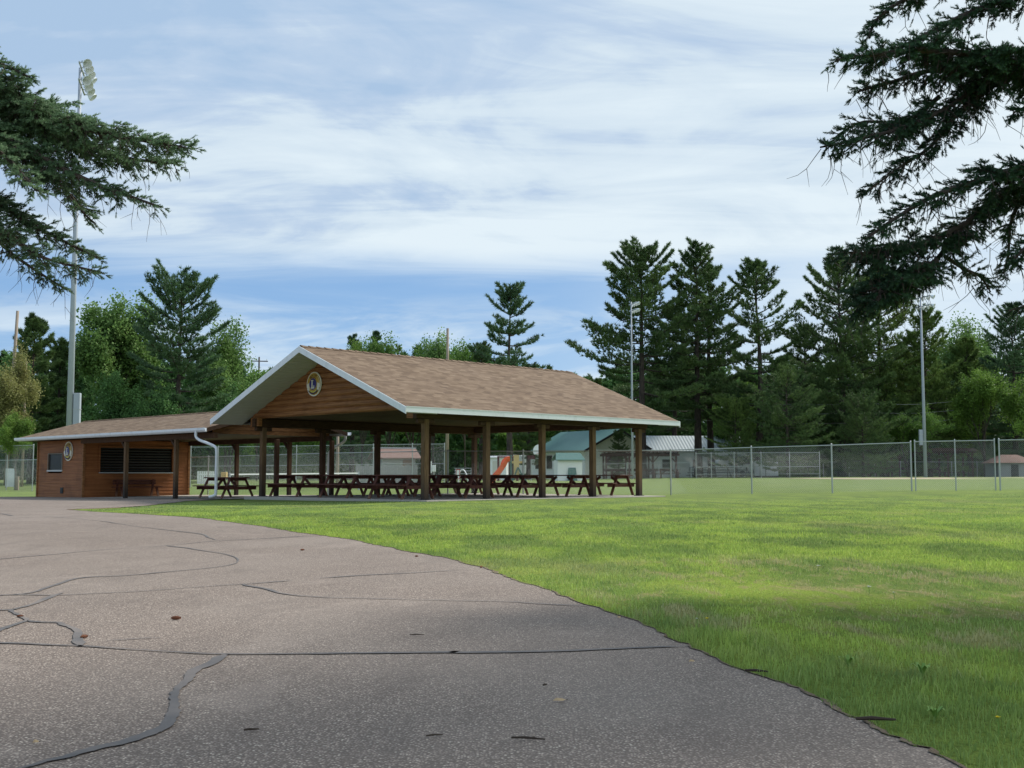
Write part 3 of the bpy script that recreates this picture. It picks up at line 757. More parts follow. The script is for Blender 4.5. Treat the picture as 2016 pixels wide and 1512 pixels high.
MB().box((hx0 - .05, RY0 - .26, hz0 - .05), (hx1 + .05, RY0 + .02, hz0 - .002)).build('counter', 'galvanised', hb, bevel=.008)
# downspouts
def downspout(pts): return MB().tube(catmull(pts, 5), .052, 10).build('downspout', 'white_metal', wing, smooth=True)
downspout([(-.10, 11.55, WE + .03), (-.10, 11.55, 2.18), (-.08, 11.35, 2.05), (-.04, 10.75, 1.90), (.0, 10.40, 1.78), (0, 10.3, 1.60), (0, 10.3, .9), (0, 10.3, .18), (-.03, 10.33, .08), (-.14, 10.5, .02)])
downspout([(6.3, 11.2, WE + .03), (6.3, 11.2, 2.2), (6.3, 11.35, 2.08), (6.28, 11.9, 1.86), (6.25, 12.15, 1.7), (6.25, 12.2, 1.2), (6.25, 12.2, .1), (6.3, 12.05, -.02)])
emblem(RX0 - .03, 23.25, 1.83, .84, 'round yellow and white club emblem sign with dark L on the snack room wall')
# bench against the hatch wall
bn = site('park_bench', 'dark wooden bench with backrest under the snack room serving hatch', 'bench')
zb = tz(*(L2W(3, 21.3)[:2])) + .02
for i in range(2): MB().box((1.75, 21.56 + .01 * i, zb + .53 + i * .11), (3.75, 21.60 + .01 * i, zb + .62 + i * .11)).build('backrest', 'table_wood', bn, bevel=.006)
mb = MB()
for i in range(3): mb.box((1.65, 21.12 + .14 * i, zb + .40), (3.85, 21.24 + .14 * i, zb + .44))
mb.build('seat', 'table_wood', bn, bevel=.006)
for x in (1.95, 3.6):
    for y, yt in ((21.02, 21.2), (21.66, 21.5)):
        MB().bar((x, y, zb), (x, yt, zb + (.40 if y < 21.3 else .75)), .045, .09, (1, 0, 0)).build('leg', 'table_wood', bn)

# ------------------------------------------------------------------ picnic tables
def make_table():
    t_ = thing('picnic_table', 'x', 'picnic table', group='brown wooden picnic tables under the pavilion roof')
    L = 1.0
    mb = MB()
    for i in range(5): mb.box((-.375 + i * .152, -L, .72), (-.375 + i * .152 + .142, L, .76))
    mb.build('tabletop', 'table_wood', t_, bevel=.006)
    for s in (-1, 1):
        mb = MB()
        for i in range(2): mb.box((s * .70 - .135 + i * .14, -L, .42), (s * .70 - .005 + i * .14, L, .46))
        mb.build('bench', 'table_wood', t_, bevel=.006)
    for y in (-L + .22, L - .22):
        for s in (-1, 1):
            MB().bar((s * .30, y, .72), (s * .66, y, .0), .045, .115, (0, 1, 0)).build('leg', 'table_wood', t_, bevel=.006)
        MB().box((-.80, y + (.03 if y < 0 else -.07), .31), (.80, y + (.07 if y < 0 else -.03), .42)).build('crossbar', 'table_wood', t_, bevel=.006)
        MB().box((-.36, y + (.03 if y < 0 else -.07), .63), (.36, y + (.07 if y < 0 else -.03), .72)).build('top_batten', 'table_wood', t_)
        s = 1 if y < 0 else -1
        MB().bar((0, y + s * .05, .37), (0, y + s * .52, .70), .09, .045, (1, 0, 0)).build('diagonal_brace', 'table_wood', t_)
    return t_
tab = make_table(); first = True; ra = random.Random(21)
cols = [(2.15, 2.62, 'first'), (4.62, 2.62, 'second'), (7.1, 2.62, 'third'), (9.55, 2.62, 'fourth'), (12.05, 2.7, 'last')]
spots = []
post = ['first', 'second', 'third', 'fourth', 'last']
for ci, (u_, v_, nm) in enumerate(cols):
    spots.append((u_, v_, rng.uniform(-.03, .03), f'brown picnic table just behind the {post[ci]} front post of the pavilion, counted from the left'))
spots += [(2.3, 5.65, .02, 'brown picnic table in the middle of the open gable end'),
          (2.2, 8.55, -.03, 'brown picnic table by the left corner post of the gable end'),
          (1.2, 11.75, .0, 'brown picnic table at the walkway behind the white downspout'),
          (4.9, 5.6, .03, 'brown picnic table one place behind the second front table'),
          (7.3, 5.5, -.02, 'brown picnic table one place behind the third front table'),
          (9.7, 5.6, .02, 'brown picnic table one place behind the fourth front table'),
          (5.0, 8.4, .04, 'brown picnic table in the back row near the rear downspout'),
          (7.5, 8.5, -.03, 'brown picnic table in the middle of the back row'),
          (9.9, 8.4, .02, 'brown picnic table in the back row near the far right posts')]
for (u_, v_, a, lb) in spots:
    u_ += ra.uniform(-.12, .12); v_ += ra.uniform(-.15, .15); a += ra.uniform(-.07, .07); p = L2W(u_, v_); zf = .04 if v_ < 10 else tz(p.x, p.y) + .035
    if first: tab.location = (p.x, p.y, zf); tab.rotation_euler = (0, 0, LOCROT + a); tab['label'] = lb; first = False
    else: dup(tab, (p.x, p.y, zf), LOCROT + a, lb)

# ------------------------------------------------------------------ fences, gates
def fence(label, name, pts, h, post_every=None, post_at=None, rails=(), mesh=.07, wire=.0022, mat='galvanised', cat='fence', post_r=.03, bottom=.03, parent=None, group=None):
    """chain-link fence along pts (x,y); posts standing at the given points or at a spacing"""
    P = [Vector((p[0], p[1], tz(p[0], p[1]))) for p in pts]
    t_ = parent or thing(name, label, cat, P[0], group=group); off = P[0] if not parent else parent.location
    cum = [0]
    for a, b_ in zip(P[:-1], P[1:]): cum.append(cum[-1] + (b_.xy - a.xy).length)
    L = cum[-1]
    def pos(s):
        s = min(max(s, 0), L)
        for i in range(len(P) - 1):
            if s <= cum[i + 1] or i == len(P) - 2:
                q = (s - cum[i]) / (cum[i + 1] - cum[i]); xy = P[i].xy.lerp(P[i + 1].xy, q); zv = P[i].z + (P[i + 1].z - P[i].z) * q
                return Vector((xy.x, xy.y, zv)) - off
    up = Vector((0, 0, 1))
    ss = post_at if post_at is not None else list(np.linspace(0, L, max(2, round(L / post_every) + 1)))
    for s in ss:
        p = pos(s); mb = MB(); mb.tube([p - up * .15, p + up * (h + .03)], post_r, 8)
        po = mb.build('post', mat, t_, smooth=False)
        MB().tube([p + up * (h + .03), p + up * (h + .055), p + up * (h + .075)], [post_r * 1.15, post_r * .9, .005], 8).build('cap', mat, po)
    n = max(2, int(L / 3)); line = [pos(L * i / n) for i in range(n + 1)]
    MB().tube([p + up * h for p in line], .021, 6).build('top_rail', mat, t_)
    for r_ in rails: MB().tube([p + up * r_ for p in line], .021, 6).build('rail', mat, t_)
    # woven wire: two families of diagonals
    V = []; Fc = []; ns = int((L + h) / mesh)
    for fam in (0, 1):
        for k in range(ns):
            s0 = k * mesh - (0 if fam else h); s1 = s0 + h
            if fam: s0, s1 = s0, s0 - h
            za, zb = bottom, h
            sa, sb = s0, s1
            # clip to 0..L
            lo, hi = 0.0, 1.0
            for bound, sign in ((0, 1), (L, -1)):
                fa = sign * (sa - bound); fb = sign * (sb - bound)
                if fa < 0 and fb < 0: lo = 2
                elif fa < 0: lo = max(lo, fa / (fa - fb))
                elif fb < 0: hi = min(hi, fa / (fa - fb))
            if hi - lo < .02: continue
            nseg = 2 if h > 1.2 else 1
            prevp = None
            qs = [lo + (hi - lo) * i / nseg for i in range(nseg + 1)]
            for q in qs:
                p = pos(sa + (sb - sa) * q) + up * (za + (zb - za) * q)
                base = len(V)
                for an in (90, 210, 330): V.append((p.x, p.y + wire * math.cos(R(an)) , p.z + wire * 1.0 * math.sin(R(an))))
                V[-3] = (p.x, p.y, p.z + wire); V[-2] = (p.x - wire * .8, p.y - wire * .6, p.z - wire * .5); V[-1] = (p.x + wire * .8, p.y - wire * .6, p.z - wire * .5)
                if prevp is not None:
                    for j in range(3): Fc.append((prevp + j, prevp + (j + 1) % 3, base + (j + 1) % 3, base + j))
                prevp = base
    raw('wire_mesh', V, Fc, mat, t_)
    return t_
def path_px(lst): return [((px - 1008) / 2262 * Y, Y) for px, Y in lst]
def cumlen(p): 
    c = [0]
    for a, b_ in zip(p[:-1], p[1:]): c.append(c[-1] + math.dist(a, b_))
    return c
NF = path_px([(-60, 65), (411, 54), (640, 49.5), (882, 46.6), (1030, 46.2), (1171, 45.9), (1320, 45.5), (1479, 44.2), (1637, 42.6), (1793, 42.1)])
cl = cumlen(NF)
fence('long six foot chain link fence running behind the pavilion and along the lawn', 'chain_link_fence', NF, 1.77, post_at=[0, cl[1] * .33, cl[1] * .66] + cl[1:], mesh=.07, wire=.0021)
GT = path_px([(1801, 42.0), (1880, 41.7), (1958, 41.4)]); cl = cumlen(GT)
fence('closed double chain link gate leading onto the ball field', 'double_gate', GT, 1.80, post_at=[0, cl[1], cl[2]], mesh=.07, wire=.0021, cat='gate', post_r=.024)
RF = path_px([(1967, 41.3), (2120, 40.6), (2300, 39.8)]); cl = cumlen(RF)
fence('chain link fence to the right of the double gate at the photo edge', 'chain_link_fence', RF, 1.80, post_at=cl, mesh=.07, wire=.0021)
TF = path_px([(376, 76), (430, 75.6), (584, 75), (735, 74.5), (812, 74.2), (875, 74)]); cl = cumlen(TF)
fence('tall chain link tennis court fence seen through the pavilion', 'tennis_court_fence', TF, 2.66, post_at=cl, rails=(1.4,), mesh=.12, wire=.003)
LF = path_px([(-60, 72), (15, 70), (66, 68)]); cl = cumlen(LF)
fence('tall chain link fence left of the snack room under the willow', 'tall_fence', LF, 2.7, post_at=cl, mesh=.12, wire=.003)
BF = path_px([(1370, 96), (1400, 96), (1445, 95.6), (1498, 95.2), (1554, 94.8), (1613, 94.4)]); cl = cumlen(BF)
fence('chain link dugout screen with two horizontal rails across the field', 'dugout_fence', BF, 2.1, post_at=cl, rails=(.95, .35), mesh=.16, wire=.0024)
OF = path_px([(1620, 110), (1690, 110.5), (1780, 111), (1860, 111.5), (1950, 112), (2120, 113)])
fence('low chain link outfield fence beneath the far tree line on the right', 'outfield_fence', OF, 1.45, post_every=2.6, mesh=.18, wire=.0026)
PF = path_px([(1170, 101), (1260, 101), (1360, 101)])
fence('low chain link fence in front of the timber pergola', 'park_fence', PF, 1.35, post_every=2.6, mesh=.18, wire=.0026)

# ------------------------------------------------------------------ poles
def light_pole(px, D, ztop, r0, label, lamps=True, box=None, arms=2, sc=1.0, dirx=1):
    b_ = gp(px, D); t_ = thing('light_pole', label, 'light pole', b_); h = ztop - b_.z
    MB().tube([(0, 0, -.2), (0, 0, h * .5), (0, 0, h)], [r0, r0 * .72, r0 * .45], 16, True).build('pole', 'galv_pole', t_, smooth=True)
    if box:
        z0, z1, w, off = box
        bx = MB().box((off - w / 2, -w * .35, z0), (off + w / 2, w * .35, z1)).build('control_box', 'galv_pole', t_, bevel=.02)
        MB().box((off - w / 2 - .02, -w * .38, z1 - (z1 - z0) * .34), (off + w / 2 + .02, w * .38, z1 - (z1 - z0) * .34 + .05)).build('strap', 'galvanised', bx)
    if lamps:
        for k in range(arms):
            z = h - .15 - k * 1.15 * sc; a = Vector((.40, -1.6, 0)) * sc; 
            ar = MB().bar(Vector((.12, 0, z)) + a, Vector((.12, 0, z)) - a, .09, .09).build('cross_arm', 'galvanised', t_)
            for i in range(4):
                q = -1 + 2 * i / 3; p = Vector((.12, 0, z)) + a * (-q * .95); p2 = p + Vector((.42 * sc, 0, -.05)); ax = Vector((.72, -.52, -.42)).normalized()
                ax = Vector((dirx * (.75 - .1 * i), -.60 + .22 * i, -.45)).normalized()
                MB().bar(p, p2, .05, .05).build('bracket', 'galvanised', ar)
                lp = MB(); prof = [(.02, -.22), (.10, -.18), (.20, -.06), (.27, .10), (.31, .26)]
                lp.tube([p2 + ax * (d * sc) for _, d in prof], [r_ * sc for r_, _ in prof], 14, cap=False).build('reflector', 'reflector', ar, smooth=True)
                lp = MB(); lp.tube([p2 + ax * (-.45 * sc), p2 + ax * (-.22 * sc)], [.08 * sc, .10 * sc], 10).build('ballast', 'galvanised', ar, smooth=True)
    return t_
light_pole(133.5, 75, .78 + (936 - 133) / 2262 * 75 + .6, .235, 'very tall grey steel floodlight pole on the left behind the snack room', True, (3.0, 6.2, .42, .46))
light_pole(1245.5, 99, .78 + (936 - 592) / 2262 * 99, .115, 'slim grey floodlight pole in front of the tallest pine', True, sc=.5)
light_pole(1822.5, 104, .78 + (936 - 580) / 2262 * 104, .17, 'grey floodlight pole with a small box on the right behind the gate', True, (2.9, 4.3, .32, -.33), sc=.7)
def utility_pole(px, D, py_top, r, label, mat='pole_wood', lean=0.0, arm=False):
    b_ = gp(px, D); t_ = thing('utility_pole', label, 'utility pole', b_); h = H + (936 - py_top) / 2262 * D - b_.z
    MB().tube([(0, 0, -.2), (lean * .5, 0, h * .5), (lean, 0, h)], [r, r * .85, r * .7], 10).build('pole', mat, t_, smooth=True)
    if arm:
        MB().bar((lean - 1, 0, h - .5), (lean + 1, .4, h - .5), .1, .12).build('cross_arm', mat, t_)
        for q in (-.9, 0, .9): MB().tube([(lean + q, q * .2, h - .44), (lean + q, q * .2, h - .25)], [.05, .03], 8).build('insulator', 'white_paint', t_)
    return t_
utility_pole(11, 84, 610, .15, 'weathered wooden pole rising above the willow at the left edge', lean=.45)
utility_pole(43, 80, 712, .10, 'short wooden pole half hidden by the willow')
utility_pole(880, 80, 645, .13, 'bare wooden pole rising behind the middle of the pavilion roof')
utility_pole(664, 68, 850, .11, 'pale wooden pole seen beneath the pavilion roof near the rear downspout')
utility_pole(506, 140, 702, .13, 'distant utility pole with a crossarm left of the pavilion gable', mat='bark_dark', arm=True)
# wooden fence stub and pale gate panel under the willow
b_ = gp(34, 70); t_ = thing('wooden_post', 'short weathered wooden post standing in the grass left of the snack room', 'post', b_)
MB().box((-.09, -.09, -.1), (.09, .09, .82)).build('post', 'pole_wood', t_, bevel=.02); MB().box((-.1, -.1, .82), (.1, .1, .85)).build('cap', 'pole_wood', t_)
b_ = gp(19, 76); t_ = thing('metal_gate', 'pale blue grey metal gate panel behind the trunk of the willow', 'gate', b_)
MB().box((-.28, -.02, .1), (.28, .02, 1.3)).build('panel', 'white_metal', t_); MB().tube([(.32, 0, -.1), (.32, 0, 1.45)], .04, 8).build('post', 'galvanised', t_)
# overhead wires beneath the pines
for k, (y0, y1, y2) in enumerate(((786, 797, 784), (802, 815, 801), (818, 834, 818))):
    pts = [at(1290, y0 + 6, 116), at(1420, y1 - 5, 114), at(1560, y1, 112), at(1720, y1 - 2, 112), at(1830, (y1 + y2) / 2 + 4, 113), at(2080, y2 - 14, 116)]
    nm = ('highest', 'middle', 'lowest')[k]
    tag(MB().tube(catmull([tuple(p) for p in pts], 6), .013, 5).build('power_line', 'cable'), f'{nm} of the three overhead wires strung before the right hand pines', 'power line', 'overhead wires before the pines')

# ------------------------------------------------------------------ buildings and shelters across the field
def frame(org, ang): return org, ang
# green roofed white house
K = gp(1152, 118); K.z -= .2
hs = thing('white_house', 'white building with green metal gable roof beyond the playground', 'building', K, R(32))
hw, hd, he, hr = 8.4, 10.5, 3.3, 5.3          # gable front along local x, depth along local y
mb = MB(); mb.box((0, 0, 0), (hw, hd, he - .06)); mb.build('wall', 'white_paint', hs)
mb = MB(); mb.prism([(0, .0, he - .06), (hw, .0, he - .06), (hw / 2, .0, hr - .1)], (0, 0, 0), (0, .12, 0)); mb.build('gable', 'cream_paint', hs)
for s in (0, 1):
    xa, xb = (-.5, hw / 2) if s == 0 else (hw / 2, hw + .5); za, zb = (he - .3, hr) if s == 0 else (hr, he - .3)
    mb = MB(); mb.hexa([(xa, -.5, za), (xb, -.5, zb), (xb, hd, zb), (xa, hd, za), (xa, -.5, za + .1), (xb, -.5, zb + .1), (xb, hd, zb + .1), (xa, hd, za + .1)])
    r_ = mb.build('roof', 'green_metal' if s == 0 else 'light_green_metal', hs)
    mb = MB(); mb.hexa([(xa, -.54, za - .12), (xb, -.54, zb - .12), (xb, -.51, zb - .12), (xa, -.51, za - .12), (xa, -.54, za + .12), (xb, -.54, zb + .12), (xb, -.51, zb + .12), (xa, -.51, za + .12)]); mb.build('barge_board', 'dark_metal', r_)
for (x0, x1, z0, z1) in ((2.6, 4.9, 1.5, 2.7),):
    w_ = MB().box((x0, -.05, z0), (x1, .02, z1)).build('window', 'white_metal', hs); MB().box((x0 + .08, -.07, z0 + .08), (x1 - .08, -.05, z1 - .08)).build('pane', 'glass_dark', w_)
for (y0, y1, z0, z1) in ((5.9, 7.1, 1.2, 2.75), (3.2, 4.4, 2.1, 2.8), (8.4, 9.3, 1.2, 2.4)):
    w_ = MB().box((-.05, y0, z0), (.02, y1, z1)).build('window', 'white_metal', hs); MB().box((-.07, y0 + .07, z0 + .07), (-.05, y1 - .07, z1 - .07)).build('pane', 'glass_dark', w_)
# long metal roofed hall to its right
K = gp(1266, 122); K.z -= .2
h2 = thing('long_hall', 'long white hall with ribbed silver metal roof behind the pine trunks', 'building', K, R(4))
MB().box((0, 0, 0), (11, 7, 3.1)).build('wall', 'white_paint', h2)
for s in (0, 1):
    ya, yb = (-.5, 3.5) if s == 0 else (3.5, 7.5); za, zb = (2.95, 4.7) if s == 0 else (4.7, 2.95)
    MB().hexa([(-.4, ya, za), (11.4, ya, za), (11.4, yb, zb), (-.4, yb, zb), (-.4, ya, za + .08), (11.4, ya, za + .08), (11.4, yb, zb + .08), (-.4, yb, zb + .08)]).build('roof', 'ribbed_roof', h2)
for x in (2.0, 5.3, 8.6):
    w_ = MB().box((x, -.05, 1.2), (x + 1.1, .02, 2.2)).build('window', 'white_metal', h2); MB().box((x + .07, -.07, 1.27), (x + 1.03, -.05, 2.13)).build('pane', 'glass_dark', w_)
# distant metal roofed building left, behind the tennis fence
K = gp(508, 150); b3 = thing('distant_house', 'distant white house with grey metal roof seen under the pavilion roof', 'building', K, R(3))
MB().box((0, 0, 0), (7, 6, 2.9)).build('wall', 'white_paint', b3)
MB().hexa([(-.4, -.4, 2.9), (7.4, -.4, 2.9), (7.4, 6.4, 2.9), (-.4, 6.4, 2.9), (.8, 2.7, 4.9), (6.2, 2.7, 4.9), (6.2, 3.3, 4.9), (.8, 3.3, 4.9)]).build('roof', 'light_green_metal', b3)
for x in (1.2, 4.6): MB().box((x, -.04, 1.2), (x + 1.1, .02, 2.2)).build('window', 'glass_dark', b3)
# brown roofed log cabin
K = gp(752, 88); b4 = thing('log_cabin', 'small cabin with faded brown roof and log siding behind the board fence', 'building', K, R(18))
mb = MB()
for i in range(9): mb.box((0, -.03 * (i % 2), .0 + i * .2), (2.6, 3.4, .185 + i * .2))
mb.build('wall', 'grey_board', b4)
for s in (0, 1):
    ya, yb = (-.4, 1.7) if s == 0 else (1.7, 3.8); za, zb = (1.8, 2.6) if s == 0 else (2.6, 1.8)
    MB().hexa([(-.4, ya, za), (3.0, ya, za), (3.0, yb, zb), (-.4, yb, zb), (-.4, ya, za + .1), (3.0, ya, za + .1), (3.0, yb, zb + .1), (-.4, yb, zb + .1)]).build('roof', 'brown_roof_far', b4)
MB().box((-.42, 1.5, 2.66), (3.0, 1.9, 2.72)).build('ridge_flashing', 'white_metal', b4)
MB().box((1.6, -.08, .0), (2.3, -.03, 1.75)).build('door', 'brown_roof_far', b4)
# grey vertical board fence
a = gp(700, 82); c = gp(822, 82); b5 = thing('board_fence', 'weathered grey vertical board fence in front of the cabin', 'fence', a)
mb = MB(); n = 28; d = (c - a) / n
for i in range(n):
    p = d * i; mb.box((p.x, -.02 + .01 * (i % 3), 0), (p.x + d.x * .88, .02, 1.35 + .05 * math.sin(i * 1.7)))
mb.build('boards', 'grey_board', b5); MB().box((0, .03, .4), (d.x * n, .08, .5)).build('rail', 'grey_board', b5); MB().box((0, .03, 1.05), (d.x * n, .08, 1.15)).build('rail', 'grey_board', b5)
# electric meter boxes on posts
b_ = gp(850, 78); t_ = thing('meter_stand', 'white electric meter boxes on posts right of the board fence', 'meter box', b_)
for x, w, z0, z1 in ((-.14, .26, .75, 1.55), (.14, .24, .85, 1.30)):
    MB().box((x - w / 2, -.1, z0), (x + w / 2, .1, z1)).build('meter_box', 'white_paint', t_, bevel=.02)
    MB().tube([(x, .05, -.1), (x, .05, z0 + .2)], .035, 8).build('post', 'galvanised', t_)
# upright red and white notice
b_ = gp(901.5, 70); t_ = thing('notice_sign', 'narrow white notice board with red border near the climbing bars', 'sign', b_)
MB().box((-.12, -.02, .45), (.12, .02, 1.05)).build('board', 'red_paint', t_, bevel=.01); MB().box((-.085, -.03, .49), (.085, -.02, 1.01)).build('face', 'white_paint', t_)
MB().tube([(0, .03, -.1), (0, .03, .5)], .03, 8).build('post', 'galvanised', t_)
# aluminium bleachers
b_ = gp(893, 84); t_ = thing('bleachers', 'grey slatted bleachers seen between the pavilion posts', 'bleachers', b_)
for i in range(5):
    MB().box((0, -.8 + i * .45, .25 + i * .2), (1.35, -.5 + i * .45, .29 + i * .2)).build('seat_plank', 'galvanised', t_)
for x in (.1, 1.25):
    MB().bar((x, -.8, .05), (x, 1.2, 1.05), .05, .05).build('side_frame', 'galvanised', t_); MB().bar((x, 1.2, 0), (x, 1.2, 1.05), .05, .05).build('leg', 'galvanised', t_)
# climbing arch
b_ = gp(911, 72); t_ = thing('climbing_arch', 'curved metal climbing arch at the edge of the playground', 'climbing frame', b_)
for y in (-.35, .35):
    pts = [(-.25, y, -.1), (-.25, y, .6), (-.15, y, .95), (.05, y, 1.0), (.22, y, .75), (.35, y, .3), (.4, y, -.1)]
    MB().tube(catmull(pts, 4), .03, 8).build('side_rail', 'white_metal', t_, smooth=True)
for x, z in ((-.25, .4), (-.2, .85), (.1, .98), (.24, .68), (.33, .35)): MB().tube([(x, -.35, z), (x, .35, z)], .02, 6).build('rung', 'white_metal', t_)
# white storage shed
b_ = gp(958, 96); t_ = thing('storage_shed', 'low white storage shed behind the orange slide', 'shed', b_, R(-5))
MB().box((0, 0, 0), (1.65, 2, 1.85)).build('wall', 'white_paint', t_); MB().hexa([(-.1, -.15, 1.85), (1.75, -.15, 1.85), (1.75, 2.1, 2.0), (-.1, 2.1, 2.0), (-.1, -.15, 1.93), (1.75, -.15, 1.93), (1.75, 2.1, 2.08), (-.1, 2.1, 2.08)]).build('roof', 'white_metal', t_)
MB().box((.5, -.03, .0), (1.2, 0, 1.6)).build('door', 'cream_paint', t_)
# slide and play tower
b_ = gp(1008, 72); sl_ = thing('playground_slide', 'orange curved slide coming down from a tan play platform', 'slide', b_)
pts = [(-.05, 0, 1.05), (-.25, -.05, .98), (-.36, -.08, .80), (-.50, -.1, .62), (-.75, -.15, .36), (-.95, -.2, .16), (-1.25, -.25, .08)]
cs_ = catmull(pts, 5); mb = MB(); prof = [(-.26, .17), (-.22, .02), (-.12, -.04), (.12, -.04), (.22, .02), (.26, .17), (.22, .17), (.18, .05), (0, .0), (-.18, .05), (-.22, .17)]
rows = []
for i, p in enumerate(cs_):
    a = Vector(cs_[max(i - 1, 0)]); c = Vector(cs_[min(i + 1, len(cs_) - 1)]); d = (c - a).normalized(); s_ = d.cross(Vector((0, 0, 1))).normalized(); u_ = s_.cross(d)
    rows.append([Vector(p) + s_ * q[0] + u_ * q[1] for q in prof])
nn_ = len(prof); vs = [p for r_ in rows for p in r_]; fs = [(i * nn_ + j, i * nn_ + (j + 1) % nn_, (i + 1) * nn_ + (j + 1) % nn_, (i + 1) * nn_ + j) for i in range(len(rows) - 1) for j in range(nn_)]
mb.add(vs, fs); mb.build('chute', 'orange_plastic', sl_, smooth=False)
MB().prism([(-.16, -.42, .98), (-.16, .42, .98), (-.16, .42, 1.45), (-.16, 0, 1.62), (-.16, -.42, 1.45)], (0, 0, 0), (.05, 0, 0)).build('entry_hood', 'orange_plastic', sl_) if False else None
MB().box((-.1, -.4, .92), (.6, .4, 1.0)).build('platform', 'tan_plastic', sl_); MB().box((.08, -.42, .45), (.34, -.38, 1.25)).build('side_panel', 'tan_plastic', sl_); sl_.scale = (1.3, 1.2, 1.55)
for x in (-.05, .55):
    for y in (-.4, .4): MB().tube([(x, y, -.1), (x, y, 1.25)], .04, 8).build('post', 'green_metal', sl_)
for y in (-.5, .5): MB().bar((.28, y, .75), (.85, y, -.05), .07, .07, (0, 1, 0)).build('strut', 'green_metal', sl_); MB().bar((.28, y, .75), (-.1, y, -.05), .07, .07, (0, 1, 0)).build('strut', 'green_metal', sl_)
# maroon swing post and small signs
b_ = gp(981, 90); t_ = thing('swing_frame', 'maroon swing frame post beside the slide', 'swing', b_)
MB().tube([(0, 0, -.1), (0, 0, 1.95)], .09, 10).build('post', 'maroon_paint', t_); MB().tube([(0, 0, 1.9), (1.5, .8, 1.9)], .06, 8).build('beam', 'maroon_paint', t_); MB().tube([(1.5, .8, -.1), (1.5, .8, 1.95)], .09, 10).build('post', 'maroon_paint', t_)
# basketball hoop with fan shaped backboard
b_ = gp(1062, 96); t_ = thing('basketball_hoop', 'basketball hoop with white fan shaped backboard behind the fence', 'basketball hoop', b_)
zc = .78 + (936 - 889) / 2262 * 96 - b_.z
pts = [(.70 * math.cos(R(a_)) * .78, 0, zc + .60 * math.sin(R(a_))) for a_ in range(0, 181, 15)] + [(-.45, 0, zc - .25), (.45, 0, zc - .25)]
MB().prism(pts, (0, 0, 0), (0, .04, 0)).build('backboard', 'white_paint', t_)
MB().tube([(0, .6, -.1), (0, .6, zc - .2), (0, .1, zc)], .06, 8).build('pole', 'galvanised', t_)
MB().tube([(.23 * math.cos(R(a_)), -.27 + .23 * math.sin(R(a_)), zc - .15) for a_ in range(0, 361, 30)], .012, 6).build('rim', 'orange_plastic', t_)
b_ = gp(1046, 94); t_ = thing('maroon_sign', 'small maroon board on a post left of the basketball hoop', 'sign', b_)
zc = .78 + (936 - 900.5) / 2262 * 94 - b_.z; MB().box((-.30, -.03, zc - .16), (.30, .03, zc + .16)).build('board', 'maroon_paint', t_); MB().tube([(0, .06, -.1), (0, .06, zc + .1)], .04, 8).build('post', 'galvanised', t_)
# white van-like trailer behind
b_ = gp(1008, 112); t_ = thing('white_trailer', 'white box trailer behind the tan play platform', 'trailer', b_)
MB().box((0, 0, .5), (1.4, 3, 2.35)).build('body', 'white_paint', t_, bevel=.1)
for y in (.8, 1.8): MB().tube([(-.02, y, .35), (.12, y, .35)], .33, 14).build('wheel', 'dark_metal', t_)
# green roofed playhouse
b_ = gp(1098, 92); t_ = thing('playhouse', 'small white playhouse with green ribbed roof in front of the white house', 'playhouse', b_, R(8))
MB().box((0, 0, 0), (2.0, 1.6, 1.68)).build('wall', 'white_paint', t_)
for s in (0, 1):
    ya, yb = (-.25, .8) if s == 0 else (.8, 1.85); za, zb = (1.62, 2.2) if s == 0 else (2.2, 1.62)
    MB().hexa([(-.2, ya, za), (2.2, ya, za), (2.0, yb, zb), (0, yb, zb), (-.2, ya, za + .06), (2.2, ya, za + .06), (2.0, yb, zb + .06), (0, yb, zb + .06)] if s == 0 else [(0, ya, za), (2.0, ya, za), (2.2, yb, zb), (-.2, yb, zb), (0, ya, za + .06), (2.0, ya, za + .06), (2.2, yb, zb + .06), (-.2, yb, zb + .06)]).build('roof', 'green_metal', t_)
MB().hexa([(.75, -.3, .0), (1.55, -.3, .0), (1.5, -.03, .0), (.8, -.03, .0), (.85, -.1, 1.05), (1.45, -.1, 1.05), (1.4, -.03, 1.05), (.9, -.03, 1.05)]).build('hatch', 'green_metal', t_)
